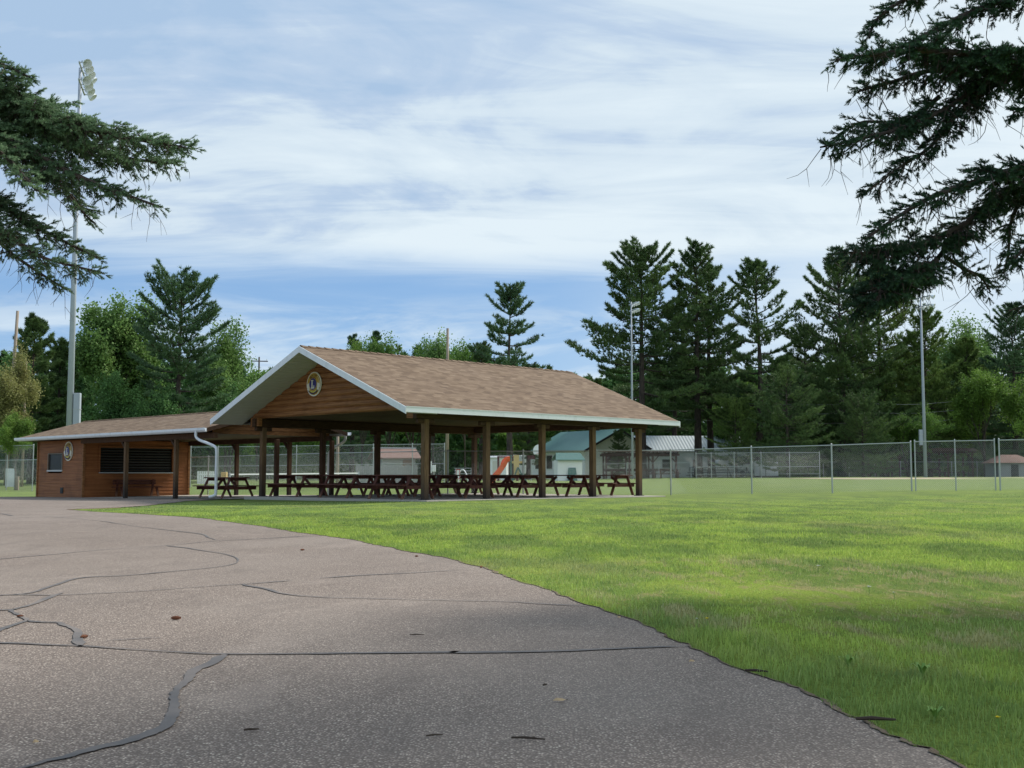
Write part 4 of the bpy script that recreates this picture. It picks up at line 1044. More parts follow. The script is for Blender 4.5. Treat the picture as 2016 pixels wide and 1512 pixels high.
# timber shelters
def shelter(px0, px1, D, ytop, label, name, nb, depth=3.0, bench=True, roofmat='pergola_wood', brace=True, rafters=True):
    a = gp(px0, D); c = gp(px1, D); w = (c - a).x; t_ = thing(name, label, name.replace('_', ' '), a); zt = H + (936 - ytop) / 2262 * D - a.z
    for i in range(nb + 1):
        x = .12 + (w - .24) * i / nb
        for y in (0, depth):
            p = MB().box((x - .08, y - .08, -.1), (x + .08, y + .08, zt - .2)).build('post', 'pergola_wood', t_)
            if brace and y == 0:
                for s in (-1, 1):
                    if 0 < x + s * .5 < w: MB().bar((x, y, zt - .85), (x + s * .55, y, zt - .2), .09, .09, (0, 1, 0)).build('knee_brace', 'pergola_wood', p)
    for y in (0, depth): MB().box((-.2, y - .05, zt - .21), (w + .2, y + .05, zt - .02)).build('beam', 'pergola_wood', t_)
    if rafters:
        mb = MB(); n = int(w / .35)
        for i in range(n + 1): x = w * i / n; mb.box((x - .03, -.5, zt - .02), (x + .03, depth + .5, zt + .12))
        mb.build('rafters', 'pergola_wood', t_)
        MB().hexa([(-.3, -.55, zt + .12), (w + .3, -.55, zt + .12), (w + .3, depth + .5, zt + .25), (-.3, depth + .5, zt + .25), (-.3, -.55, zt + .16), (w + .3, -.55, zt + .16), (w + .3, depth + .5, zt + .3), (-.3, depth + .5, zt + .3)]).build('roof', roofmat, t_)
    else:
        MB().hexa([(-.3, -.5, zt - .02), (w + .3, -.5, zt - .02), (w + .3, depth + .4, zt - .02), (-.3, depth + .4, zt - .02), (0, -.2, zt + .28), (w, -.2, zt + .28), (w, depth + .1, zt + .28), (0, depth + .1, zt + .28)]).build('roof', roofmat, t_)
    if bench:
        MB().box((.1, depth - .5, .42), (w - .1, depth - .1, .48)).build('bench', 'pergola_wood', t_); MB().box((.1, depth - .08, .7), (w - .1, depth - .04, .95)).build('backrest', 'pergola_wood', t_)
        for x in np.linspace(.2, w - .2, nb + 2): MB().box((x - .04, depth - .45, 0), (x + .04, depth - .15, .42)).build('bench_leg', 'pergola_wood', t_)
    return t_
shelter(1191, 1334, 105, 893, 'brown timber pergola with braced posts before the white house', 'timber_pergola', 3, 3.2)
shelter(1722, 1918, 115, 888, 'long dark roofed dugout shelter with bench on the right side of the field', 'dugout_shelter', 4, 2.4, rafters=False, roofmat='pergola_wood', brace=True)
# picnic tables under the pergola (small in the picture but whole)
for k, (px, D) in enumerate(((1222, 104), (1272, 104), (1318, 104))):
    p = gp(px, D); w = ('left', 'middle', 'right')[k]
    q = dup(tab, p, R(80), f'distant dark picnic table at the {w} end of the timber pergola' if k != 1 else 'distant dark picnic table at the centre of the timber pergola'); q['group'] = 'distant picnic tables by the pergola'
# bleachers dark, covered boat, white tank trailer
b_ = gp(1352, 108); t_ = thing('dark_bleachers', 'dark stepped bleachers behind the dugout screen', 'bleachers', b_)
for i in range(4): MB().box((.2 * i, .5 * i, .2 + i * .25), (6.4 - .3 * i, .35 + .5 * i, .27 + i * .25)).build('seat_plank', 'dark_metal', t_)
for x in (.6, 2.4, 4.2, 6.0): MB().bar((x, 0, .05), (x, 1.9, 1.0), .06, .06).build('side_frame', 'dark_metal', t_); MB().bar((x, 1.9, 0), (x, 1.9, 1.0), .06, .06).build('leg', 'dark_metal', t_)
b_ = gp(1487, 112); t_ = thing('storage_tank', 'white rounded storage box on the field edge right of the dark bleachers', 'storage box', b_)
pts = [(0, 0, .15), (2.25, 0, .15), (2.25, 0, 1.45), (2.1, 0, 1.62), (.15, 0, 1.62), (0, 0, 1.45)]; MB().prism(pts, (0, 0, 0), (0, 1.6, 0)).build('body', 'white_metal', t_)
for x in (.45, 1.0): MB().box((x, -.05, .0), (x + .05, 0, 1.7)).build('strap', 'dark_metal', t_)
MB().box((-.05, -.05, .0), (2.3, 1.65, .15)).build('base', 'dark_metal', t_)
b_ = gp(1412, 118); t_ = thing('camper_trailer', 'white camper trailer with rounded roof behind the dugout screen', 'trailer', b_)
pts = [(0, 0, .5), (4.6, 0, .5), (4.7, 0, 1.6), (4.4, 0, 2.3), (3.6, 0, 2.6), (1.6, 0, 2.45), (.6, 0, 2.0), (0, 0, 1.5)]
MB().prism(pts, (0, 0, 0), (0, 2.2, 0)).build('body', 'white_paint', t_)
w_ = MB().box((2.2, -.03, 1.35), (3.4, 0, 1.95)).build('window', 'dark_metal', t_); MB().box((2.27, -.05, 1.4), (3.33, -.03, 1.9)).build('pane', 'glass_dark', w_)
for x in (1.9, 2.6): MB().tube([(x, -.04, .34), (x, .15, .34)], .33, 16).build('wheel', 'dark_metal', t_)
# small hut at the right edge
b_ = gp(1966, 108); t_ = thing('brown_hut', 'small hut with hipped brown roof at the right edge of the field', 'hut', b_)
MB().box((0, 0, 0), (3.6, 3, 1.35)).build('wall', 'grey_board', t_)
MB().hexa([(-.3, -.3, 1.3), (3.9, -.3, 1.3), (3.9, 3.3, 1.3), (-.3, 3.3, 1.3), (.9, 1.4, 2.1), (2.4, 1.4, 2.1), (2.4, 1.6, 2.1), (.9, 1.6, 2.1)]).build('roof', 'brown_roof_far', t_)
MB().box((1.2, -.03, .0), (1.9, 0, 1.15)).build('door', 'dark_metal', t_)
# tennis net
a = gp(452, 57); c = gp(706, 64); t_ = thing('tennis_net', 'tennis net with white top band between two posts beyond the fence', 'net', a)
d = c - a; dz0 = .93
for q, nm in ((0, 0), (1, 1)): MB().tube([d * q + Vector((0, 0, -.1)), d * q + Vector((0, 0, 1.02))], .045, 8).build('post', 'galv_pole', t_)
mb = MB(); mb.bar(Vector((0, 0, dz0)), d + Vector((0, 0, dz0)), .03, .07); mb.build('top_band', 'white_paint', t_)
V = []; Fc = []
n = 90
mb = MB()
for i in range(n): p = d * (i / n); mb.bar(p + Vector((0, 0, .05)), p + Vector((0, 0, dz0)), .006, .006, (1, 0, 0))
for j in range(9): mb.bar(Vector((0, 0, .05 + j * .1)), d + Vector((0, 0, .05 + j * .1)), .006, .006)
mb.build('netting', 'net_black', t_)
b_ = gp(441, 56.5); t_ = thing('ball_box', 'pale yellow box on a stand beside the tennis net post', 'box', b_)
MB().box((-.14, -.12, .75), (.14, .12, 1.05)).build('box', 'tan_plastic', t_, bevel=.02); MB().tube([(0, 0, -.1), (0, 0, .8)], .03, 8).build('post', 'galvanised', t_)
# white picket panel beyond the court
b_ = gp(388, 86); t_ = thing('white_fence', 'short white panel fence seen between the snack room and the downspout', 'fence', b_)
mb = MB()
for i in range(9): mb.box((i * .16, 0, .05), (i * .16 + .12, .03, 1.0))
mb.build('boards', 'white_paint', t_); MB().box((0, .04, .7), (1.45, .08, .8)).build('rail', 'white_paint', t_)

# ------------------------------------------------------------------ trees
def frames(d):
    """orthonormal side and up for direction array d (n,3)"""
    upv = np.tile(np.array([0., 0., 1.]), (len(d), 1)); s = np.cross(d, upv); ln = np.linalg.norm(s, axis=1, keepdims=True)
    s = np.where(ln < 1e-3, np.array([1., 0., 0.]), s / np.maximum(ln, 1e-6)); u_ = np.cross(s, d); return s, u_
def norm(v): return v / np.maximum(np.linalg.norm(v, axis=-1, keepdims=True), 1e-9)
def tufts(C, A, n, length, width, spread, rg, tint):
    """n spiky triangles from each centre C along axis A"""
    m = len(C); Cc = np.repeat(C, n, 0); Aa = np.repeat(A, n, 0); tt_ = np.repeat(tint, n)
    r_ = rg.normal(size=(m * n, 3)) * spread; d = norm(Aa + r_); l = length * rg.uniform(.6, 1.25, (m * n, 1)); 
    s = norm(np.cross(d, norm(rg.normal(size=(m * n, 3))))); w = width * rg.uniform(.7, 1.3, (m * n, 1))
    b0 = Cc - s * w / 2 - d * l * .15; b1 = Cc + s * w / 2 - d * l * .15; tip = Cc + d * l
    V = np.stack([b0, b1, tip], 1).reshape(-1, 3); T_ = np.clip(tt_ + rg.uniform(-.15, .15, m * n), 0, 1)
    return V, np.repeat(T_, 3)
def leaves(C, size, n, rad, rg, tint):
    m = len(C); Cc = np.repeat(C, n, 0) + rg.normal(size=(m * n, 3)) * rad * .5; tt_ = np.repeat(tint, n)
    a = norm(rg.normal(size=(m * n, 3)) + np.array([0, 0, .0])); b_ = norm(np.cross(a, rg.normal(size=(m * n, 3)))); s = size * rg.uniform(.6, 1.3, (m * n, 1))
    V = np.stack([Cc - a * s * .5, Cc + b_ * s * .35, Cc + a * s * .5, Cc - b_ * s * .35], 1).reshape(-1, 3)
    T_ = np.clip(tt_ + rg.uniform(-.2, .2, m * n), 0, 1); return V, np.repeat(T_, 4)
def pine(base, h, r, seed, mat, label, cb=.16, density=1.0, bare=.5, top=1.0, group=None, up_=.35, gaps=.12, nm='pine_tree', leanx=0, part=True, prof=None, clump=1.0):
    rg = np.random.default_rng(seed)
    t_ = thing(nm, label, 'tree', base, 0, group) if part else None
    tr = MB(); n = 14; r0 = h * .017 + .06; pts = []; wob = rg.normal(size=2) * .01 * h
    for i in range(n + 1):
        q = i / n; pts.append((wob[0] * math.sin(q * 3) + leanx * q, wob[1] * math.sin(q * 4), -.3 + (h * .97 + .3) * q))
    rad = [r0 * (1.25 if i == 0 else 1) * (1 - .93 * (i / n)) for i in range(n + 1)]
    tr.tube(pts, rad, 9)
    def axis(z):
        q = z / h; return np.array([wob[0] * math.sin(q * 3) + leanx * q, wob[1] * math.sin(q * 4), z])
    Cs = []; As = []; Ts = []
    z = h * cb; step = h / 22
    while z < h * .985:
        q = (z / h - cb) / (1 - cb)
        if prof: rr = r * np.interp(q, *prof)
        else: rr = r * (min(1, .62 + 1.5 * q) if q < .25 else (1 - q) ** .62 / (.75 ** .62))
        nb = rg.integers(4, 7); a0 = rg.uniform(0, 6.28)
        whorl_t = rg.uniform(-.12, .12)
        for k in range(nb):
            if rg.random() < gaps: continue
            an = a0 + k * 6.283 / nb + rg.uniform(-.35, .35); L = rr * rg.uniform(.62, 1.12); 
            if rg.random() < .08: L *= 1.18
            rise = np.interp(q, [0, .3, .6, .8, 1], [-.12, .0, .20, .50, 1.2]) + rg.uniform(-.1, .12)
            zz_ = z + rg.uniform(-.4, .4) * step; o = axis(zz_); m = 7
            P_ = []
            for i in range(m + 1):
                s = i / m; dz_ = L * (rise * s + up_ * s * s * (.4 if q < .3 else .6)) - L * .06 * math.sin(s * 3.1)
                P_.append(o + np.array([math.cos(an) * L * s, math.sin(an) * L * s, dz_]))
            P_ = np.array(P_)
            tr.tube([tuple(p) for p in P_[::2]] + [tuple(P_[-1])], [max(.018, r0 * .16 * (1 - .8 * i / 4)) * (1 if h > 12 else .7) for i in range(len(P_[::2]) + 1)], 4, cap=False)
            dirn = np.array([math.cos(an), math.sin(an), 0]); side = np.array([-math.sin(an), math.cos(an), 0])
            nc = int((20 + L * 18) * density); bt = .45 + whorl_t + rg.uniform(-.2, .2)
            for i in range(nc):
                s = bare * .55 + (1 - bare * .55) * rg.random() ** .75
                wv = L * .26 * math.sin(min(1, s * 1.1) * 2.6) + .12; off = rg.uniform(-1, 1)
                p = P_[0] * 0 + np.array([np.interp(s, np.linspace(0, 1, m + 1), P_[:, j]) for j in range(3)])
                p = p + side * off * wv + np.array([0, 0, rg.uniform(-.03, .07) * L * .5 + abs(off) * .0])
                Cs.append(p); As.append(norm(dirn * .55 + side * off * .5 + np.array([0, 0, .55 + rg.uniform(0, .4)]))); Ts.append(bt + rg.uniform(-.2, .2))
        z += step * rg.uniform(.75, 1.25) * (1 if q < .8 else .7)
    # leader
    for i in range(int(10 * density)): Cs.append(axis(h * rg.uniform(.95, 1.0))); As.append(np.array([rg.uniform(-.3, .3), rg.uniform(-.3, .3), 1])); Ts.append(.6)
    Cs = np.array(Cs); As = np.array(As); Ts = np.array(Ts)
    V, T_ = tufts(Cs, As, 10, .36 * clump * (h / 22) ** .4, .085 * clump * (h / 22) ** .4, .55, rg, Ts)
    if not part: return tr, V + np.array(base), T_, base
    tr.build('trunk', 'bark_dark', t_)
    raw('crown', V, np.arange(len(V)).reshape(-1, 3), mat, t_, T_)
    return t_
def broadleaf(base, h, r, seed, mat, label, cb=.22, dens=1.0, nm='deciduous_tree', leaf=.22, narrow=1.0, trunk='bark_dark', multi=1, group=None, droop=0, open_=.0):
    rg = np.random.default_rng(seed); t_ = thing(nm, label, 'tree', base, 0, group)
    tr = MB(); tips = []
    def grow(p, d, L, rad, lvl):
        n = 4; pts = [p]; 
        for i in range(n):
            d = norm(d + rg.normal(size=3) * .13 + np.array([0, 0, .06 if droop == 0 else -.10 * lvl])); p = p + d * L / n; pts.append(p)
        tr.tube([tuple(q) for q in pts], [rad * (1 - .45 * i / n) for i in range(n + 1)], 7 if lvl < 2 else 4, cap=False)
        if lvl >= 1:
            for q in pts[2:]: tips.append((q, lvl))
        if lvl < 3:
            k = rg.integers(3, 5)
            for j in range(k):
                a = rg.uniform(0, 6.28); sp_ = rg.uniform(.35, .85); s, u_ = frames(d[None]); nd = norm(d + (s[0] * math.cos(a) + u_[0] * math.sin(a)) * sp_)
                st = pts[rg.integers(2, n + 1)]
                grow(st, nd, L * rg.uniform(.58, .78), rad * .5, lvl + 1)
    for k in range(multi):
        d0 = norm(np.array([rg.uniform(-.25, .25) * (multi > 1), rg.uniform(-.15, .15) * (multi > 1), 1.]))
        trunk_h = h * cb; p0 = np.array([0, 0, -.3]); p1 = p0 + d0 * trunk_h
        tr.tube([tuple(p0), tuple((p0 + p1) / 2), tuple(p1)], [h * .019, h * .016, h * .014], 9, cap=False)
        nb = 4 + int(rg.integers(0, 2))
        for j in range(nb):
            a = j * 6.28 / nb + rg.uniform(-.4, .4); q = p1 + d0 * rg.uniform(-.06, .10) * h
            grow(q, norm(np.array([math.cos(a) * .55 * narrow, math.sin(a) * .55 * narrow, 1.0])), h * .30, h * .009, 0)
        grow(p1, d0, h * .36, h * .011, 0)
    # crown envelope: scale tips so that the crown fits height and radius
    T = np.array([q for q, _ in tips]); top = T[:, 2].max(); rad_ = np.percentile(np.linalg.norm(T[:, :2], axis=1), 93)
    sx = r / rad_; sz = (h * .98) / top
    tr.v = [(x * sx * (1 if z > h * cb * .9 else 1 / sx * 1.0 if False else 1), y * sx, z * sz) for x, y, z in tr.v]
    T = T * np.array([sx, sx, sz])
    if open_: T = T[rg.random(len(T)) > open_]
    tint = np.clip(.45 + .35 * np.sin(T[:, 0] * 1.3 + T[:, 2] * .9) * .5 + rg.normal(size=len(T)) * .13, 0, 1)
    V, TT = leaves(T, leaf * (h / 15) ** .5, int(30 * dens), .72 * (h / 15), rg, tint)
    tr.build('trunk', trunk, t_)
    raw('crown', V, np.arange(len(V)).reshape(-1, 4), mat, t_, TT)
    return t_
def hgt(D, py, base): return H + (936 - py) / 2262 * D - base.z
def P_(px, D, py_top, halfw, seed, mat, label, **k):
    b_ = gp(px, D); return pine(b_, hgt(D, py_top + 8, b_), halfw / 2262 * D, seed, mat, label, **k)
def B_(px, D, py_top, halfw, seed, mat, label, **k):
    b_ = gp(px, D); return broadleaf(b_, hgt(D, py_top, b_), halfw / 2262 * D, seed, mat, label, **k)
# right hand group of white pines
WPROF = ([0, .12, .3, .5, .65, .8, .92, 1], [.85, 1.05, 1.02, .90, .72, .50, .28, .08])
P_(1266, 112, 474, 128, 11, 'pine_needles', 'tallest broad pine directly behind the right end of the pavilion roof', prof=WPROF, density=1.2, cb=.24)
P_(1376, 114, 482, 100, 12, 'pine_needles', 'tall pine second from the left in the right hand group', prof=WPROF, gaps=.15, cb=.30)
P_(1402, 118, 520, 88, 52, 'pine_needles', 'slightly shorter pine just behind the second pine of the right hand group', prof=WPROF, gaps=.18, cb=.30)
P_(1490, 113, 502, 96, 13, 'pine_needles', 'slender open topped pine between the two big pine clumps', prof=([0, .2, .4, .6, .8, 1], [1.1, 1, .85, .8, .55, .1]), gaps=.2, cb=.12)
P_(1658, 116, 505, 140, 14, 'pine_needles', 'wide dark pine with long layered limbs left of the right hand light pole', prof=WPROF, gaps=.18, density=1.25, cb=.1)
P_(1742, 120, 520, 112, 15, 'pine_needles_olive', 'dense pine immediately behind the right hand light pole', prof=WPROF, cb=.05)
P_(1830, 118, 606, 80, 16, 'pine_needles_olive', 'narrower pine right of the right hand light pole', prof=WPROF, cb=.05)
P_(2000, 118, 600, 95, 17, 'pine_needles_blue', 'dark pine at the far right edge beneath the overhanging branch', prof=WPROF, cb=.08)
P_(1552, 104, 735, 78, 18, 'pine_needles', 'low green pine in front of the central gap of the right hand group', prof=([0, .3, .6, .85, 1], [1, 1.05, .95, .6, .2]), cb=.10, clump=.85, gaps=.25)
P_(1450, 108, 790, 58, 19, 'pine_needles_olive', 'short bushy pine at the foot of the second pine', prof=([0, .3, .6, .85, 1], [.9, 1.05, .95, .7, .2]), cb=.2, clump=.8, gaps=.25)
P_(1172, 128, 742, 46, 20, 'pine_needles_olive', 'small pine peeking out left of the tallest pine', prof=([0, .3, .6, 1], [1, .95, .7, .2]), clump=.8)
P_(1700, 106, 790, 72, 21, 'pine_needles', 'low spreading pine in front of the wide dark pine', prof=([0, .3, .6, 1], [1, 1, .8, .3]), cb=.10, clump=.8)
B_(1888, 126, 622, 60, 31, 'leaf_silver', 'pale green leafy tree between the pines on the right', leaf=.24, dens=.8)
B_(1940, 112, 720, 62, 32, 'leaf_lime', 'bright green leafy tree low at the right edge of the photo', leaf=.2)
B_(2040, 108, 712, 70, 33, 'leaf_lime', 'bright green leafy tree half cut off by the right photo edge', leaf=.2)
B_(1460, 124, 735, 55, 34, 'leaf_green', 'green leafy tree showing between the pine trunks', leaf=.22)
P_(1219, 116, 846, 24, 35, 'pine_needles', 'small dark evergreen bush standing against the white house', prof=([0, .3, .6, 1], [.9, 1, .8, .3]), cb=.05, clump=.55, density=1.4, nm='evergreen_bush')
P_(1588, 126, 640, 85, 81, 'pine_needles', 'middle height pine filling the gap left of the wide dark pine', prof=WPROF, cb=.06)
P_(1325, 131, 600, 80, 82, 'pine_needles', 'pine tucked between and behind the two tallest pines', prof=WPROF, cb=.3)
P_(1912, 122, 668, 70, 83, 'pine_needles_olive', 'pine behind the pale leafy tree near the right photo edge', prof=WPROF, cb=.05)
B_(1790, 110, 800, 55, 84, 'leaf_green', 'leafy shrub like tree behind the double gate', leaf=.18, cb=.1)
# middle, behind the roof
P_(1006, 100, 564, 78, 41, 'pine_needles_blue', 'solitary tiered pine rising above the pavilion ridge', prof=([0, .1, .3, .55, .75, .9, 1], [.55, .8, 1, .85, .55, .38, .12]), cb=.38, gaps=.2, bare=.35)
P_(692, 120, 650, 46, 42, 'pine_needles_blue', 'small dark fir at the left end of the tree line above the roof', prof=([0, .5, 1], [1, .7, .1]), clump=.8)
P_(738, 125, 642, 36, 43, 'pine_needles_blue', 'thin topped fir behind the leafy trees above the roof', prof=([0, .5, 1], [1, .7, .15]), clump=.8)
B_(765, 115, 656, 52, 44, 'leaf_green', 'rounded green leafy tree above the roof left of the wooden pole', leaf=.2, cb=.2)
B_(812, 118, 664, 40, 144, 'leaf_green', 'round topped green tree second above the roof left of the wooden pole', leaf=.2, cb=.2)
B_(712, 113, 668, 34, 45, 'leaf_lime', 'yellowish green tree low above the roof near the fir', leaf=.2)
B_(852, 112, 652, 34, 46, 'leaf_silver', 'light leafy tree touching the wooden pole above the roof', leaf=.2, open_=.15)
B_(915, 116, 668, 44, 47, 'leaf_green', 'green leafy tree right of the wooden pole above the roof', leaf=.2)
P_(948, 105, 672, 34, 48, 'pine_needles', 'dark low pine left of the solitary tiered pine', prof=([0, .4, .8, 1], [1, 1, .7, .3]), clump=.8)
P_(1040, 108, 712, 40, 49, 'pine_needles', 'low dark pine right of the foot of the solitary tiered pine', prof=([0, .4, .8, 1], [1, 1, .7, .3]), clump=.8)
# left group
P_(350, 92, 550, 92, 61, 'pine_needles_blue', 'tall dark round topped pine above the snack room roof', prof=([0, .15, .35, .6, .78, .9, 1], [.9, 1, 1, .98, .86, .68, .32]), cb=.2, gaps=.08, density=1.2)
B_(215, 96, 566, 72, 62, 'leaf_silver', 'tall pale leafed poplar between the steel pole and the dark pine', leaf=.24, dens=1.0, narrow=.8, cb=.12)
B_(268, 99, 640, 46, 162, 'leaf_green', 'middle sized leafy tree squeezed behind the poplar and the dark pine', leaf=.22, cb=.12)
B_(442, 98, 616, 50, 63, 'leaf_silver', 'airy light green poplar to the right of the dark pine', leaf=.22, dens=.75, narrow=.75, cb=.12, open_=.15)
B_(505, 104, 706, 40, 64, 'leaf_green', 'small green tree next to the left slope of the pavilion roof', leaf=.2)
P_(60, 90, 618, 78, 65, 'pine_needles', 'dark pointed spruce behind the willow at the left', prof=([0, .1, .5, .8, 1], [1, 1, .74, .45, .08]), cb=.04, density=1.4, nm='spruce_tree')
P_(110, 93, 662, 60, 66, 'pine_needles', 'second shorter spruce touching the tall steel pole', prof=([0, .1, .5, .8, 1], [1, 1, .8, .5, .12]), cb=.04, density=1.3, nm='spruce_tree')
B_(12, 78, 672, 46, 67, 'leaf_willow', 'yellowish willow at the left edge of the photo', leaf=.15, dens=1.3, droop=1, cb=.25, trunk='bark_grey', nm='willow_tree')
B_(30, 70, 810, 30, 68, 'leaf_lime', 'small bright green tree in front of the willow', leaf=.14, dens=.7, cb=.3, trunk='bark_grey')
B_(230, 92, 730, 60, 69, 'leaf_dark', 'dark leafy understory tree behind the snack room roof', leaf=.2, cb=.1)
B_(450, 94, 745, 50, 70, 'leaf_dark', 'dark leafy understory tree beside the left roof slope', leaf=.2, cb=.1)
B_(300, 90, 745, 60, 170, 'leaf_dark', 'dark leafy tree low behind the ridge of the snack room', leaf=.2, cb=.1)
# far woodland mass behind everything
def woodland(x0, x1, D, ytop_fn, step, seed, label_mat, name='woodland'):
    rg = np.random.default_rng(seed); px = x0; Vs = []; Ts = []
    while px < x1:
        Dd = D + rg.uniform(-7, 7); b_ = gp(px, Dd); hh = hgt(Dd, ytop_fn(px) + rg.uniform(-18, 22), b_); w = hh * rg.uniform(.16, .25)
        conif = rg.random() < .45; n = 520; zq = rg.random(n) ** 1.1
        env = (1 - zq) ** .7 if conif else np.sqrt(np.clip(1 - ((zq - .38) / .64) ** 2, .25, 1))
        a = rg.uniform(0, 6.28, n); rr = np.sqrt(rg.uniform(.15, 1, n)) * env * w * (1 + .22 * np.sin(a * 3 + zq * 9 + seed + px))
        C = np.stack([b_.x + np.cos(a) * rr, b_.y + np.sin(a) * rr, b_.z - .1 + zq * (hh + .1)], 1)
        tint = np.clip(.35 + .2 * np.sin(zq * 14 + px) + rg.normal(size=n) * .12 + (.0 if conif else .18), 0, 1)
        A = norm(np.stack([np.cos(a), np.sin(a), np.full(n, .7)], 1)); V, T_ = tufts(C, A, 8, .62, .30, .8, rg, tint)
        Vs.append(V); Ts.append(T_); px += step * rg.uniform(.7, 1.3)
    V = np.concatenate(Vs); T_ = np.concatenate(Ts)
    return struct(raw(name, V, np.arange(len(V)).reshape(-1, 3), label_mat, None, T_), 'stuff')
yt = lambda px: float(np.interp(px, [-100, 0, 150, 470, 560, 660, 700, 950, 1150, 1250, 1500, 1800, 2100], [690, 700, 700, 720, 760, 740, 690, 700, 760, 720, 730, 700, 690]))
woodland(-140, 2160, 142, yt, 26, 77, 'leaf_dark', 'far_woodland')
woodland(-140, 2160, 166, lambda p: yt(p) - 6, 34, 78, 'pine_needles', 'far_pine_wood')
yl = lambda px: float(np.interp(px, [-100, 150, 500, 700, 1100, 1200, 1500, 2100], [850, 850, 850, 845, 850, 880, 862, 850]))
woodland(-140, 2160, 141, yl, 20, 79, 'leaf_green', 'undergrowth')
for o_, lb, ct in (('far_woodland', 'dark leafy woodland closing the view behind the field', 'woodland'), ('far_pine_wood', 'pine wood standing behind the leafy woodland', 'woodland'), ('undergrowth', 'bushy green undergrowth along the foot of the woodland', 'undergrowth')):
    tag(bpy.data.objects[o_], lb, ct)

# ------------------------------------------------------------------ the two near spruces that frame the view
def spruce_near(trunk_xy, h, seed, mat, label, limbs, upper, bare_twigs=1.0):
    rg = np.random.default_rng(seed); base = Vector((trunk_xy[0], trunk_xy[1], 0)); B3 = np.array(base)
    t_ = thing('spruce_tree', label, 'tree', base)
    wood = MB(); SB = []; SD = []; SL = []; ST = []
    def shoot(p, d, l, tn): SB.append(p); SD.append(d); SL.append(l); ST.append(tn)
    def twig(p, d, L, droop, tn, level, spread):
        """a spray: axis with alternating shoots"""
        n = max(2, int(L / .038)); pts = [p]; dd = d.copy(); 
        for i in range(n):
            dd = norm(dd + np.array([0, 0, -droop / n + (.28 / n if i > n * .6 else 0)]) + rg.normal(size=3) * .11); p = p + dd * L / n; pts.append(p)
        wood.tube([tuple(pts[0]), tuple(pts[len(pts) // 2]), tuple(pts[-1])], [.0045 + .002 * level, .0035, .0015], 3, cap=False)
        for i, q in enumerate(pts[1:]):
            fr_ = (i + 1) / n; dv = norm(pts[i + 1] - pts[i]); s = np.cross(dv, [0, 0, 1.]); s = s / max(np.linalg.norm(s), 1e-4)
            if level == 0 or L < .16:
                for sg in (-1, 1):
                    if rg.random() < .90: shoot(q, norm(dv * .85 + s * sg * rg.uniform(.4, .9) + np.array([0, 0, rg.uniform(-.25, .35)])), rg.uniform(.035, .062), tn + rg.uniform(-.16, .16))
            else:
                for sg in (-1, 1):
                    if rg.random() < spread:
                        l2 = L * (.42 * (1 - fr_ * .75)) * rg.uniform(.7, 1.25)
                        if l2 > .05: twig(q, norm(dv * .75 + s * sg * rg.uniform(.55, .95) + np.array([0, 0, rg.uniform(-.25, .15)])), l2, droop * .5, tn + rg.uniform(-.08, .08), level - 1, spread)
        shoot(pts[-1], norm(pts[-1] - pts[-2]), rg.uniform(.045, .07), tn + .15)
    for (pxs, Ya, Yb, slen, dens, hang, thick, tn) in limbs:
        raw_ = []
        for i, (px, py) in enumerate(pxs):
            q = i / (len(pxs) - 1); w = at(px, py, Ya + (Yb - Ya) * q); raw_.append((w.x, w.y, w.z))
        if pxs[0][0] < -200 or pxs[0][0] > 2200: raw_.insert(0, (B3[0], B3[1], raw_[0][2] - .25 * (1 if B3[0] < 0 else -1) * 0 - .1))
        cs = np.array(catmull(raw_, 6)) - B3
        seg = np.linalg.norm(np.diff(cs, axis=0), axis=1); cum = np.concatenate([[0], np.cumsum(seg)]); L = cum[-1]
        m = len(cs); wood.tube([tuple(p) for p in cs], [thick * (1 - .85 * i / (m - 1)) + .004 for i in range(m)], 7, cap=False)
        s_ = .05; k = 0
        while s_ < L:
            fr_ = s_ / L; p = np.array([np.interp(s_, cum, cs[:, j]) for j in range(3)]); p2 = np.array([np.interp(min(L, s_ + .05), cum, cs[:, j]) for j in range(3)]); tg = norm(p2 - p + 1e-6)
            sd = np.cross(tg, [0, 0, 1.]); sd = sd / max(np.linalg.norm(sd), 1e-4)
            off_screen = (1008 + (p[0] + B3[0]) / (p[1] + B3[1]) * 2262); out = off_screen < -120 or off_screen > 2140
            prob = .6 if out else 1
            ln = slen * min(1, .30 + (1 - fr_) * 2.2) * rg.uniform(.55, 1.15)
            for sg in (-1, 1):
                if rg.random() < prob * .9:
                    twig(p, norm(tg * rg.uniform(.15, .8) + sd * sg * rg.uniform(.3, 1.0) + np.array([0, 0, rg.uniform(-.30, .45)])), ln * .82, .22 + hang * .35, tn, 1, .72)
            if rg.random() < prob * .8:     # sprays on top
                twig(p, norm(tg * .8 + sd * rg.uniform(-.4, .4) + np.array([0, 0, rg.uniform(.35, .8)])), ln * .5, .2, tn + .15, 1, .7)
            if rg.random() < prob * hang * .55:       # hanging sprays
                twig(p, norm(tg * .35 + sd * rg.uniform(-.4, .4) + np.array([0, 0, -1.])), ln * rg.uniform(.5, .95), .1, tn - .2, 1, .45)
            for _ in range(2):
                if rg.random() < prob * hang * .55 * bare_twigs:     # bare dead twigs
                    l3 = rg.uniform(.12, .42); a = p + sd * rg.uniform(-.3, .3); d = norm(np.array([rg.uniform(-.5, .5), rg.uniform(-.4, .4), -1])); q = [a]
                    for i in range(4): d = norm(d + rg.normal(size=3) * .22); q.append(q[-1] + d * l3 / 4)
                    wood.tube([tuple(x) for x in q], [.0035, .003, .0025, .002, .0012], 3, cap=False)
                    if rg.random() < .5: e_ = q[2] + norm(np.array([rg.uniform(-1, 1), rg.uniform(-.5, .5), -.6])) * l3 * .4; wood.tube([tuple(q[2]), tuple(e_)], [.0025, .001], 3, cap=False)
            s_ += .075 / dens; k += 1
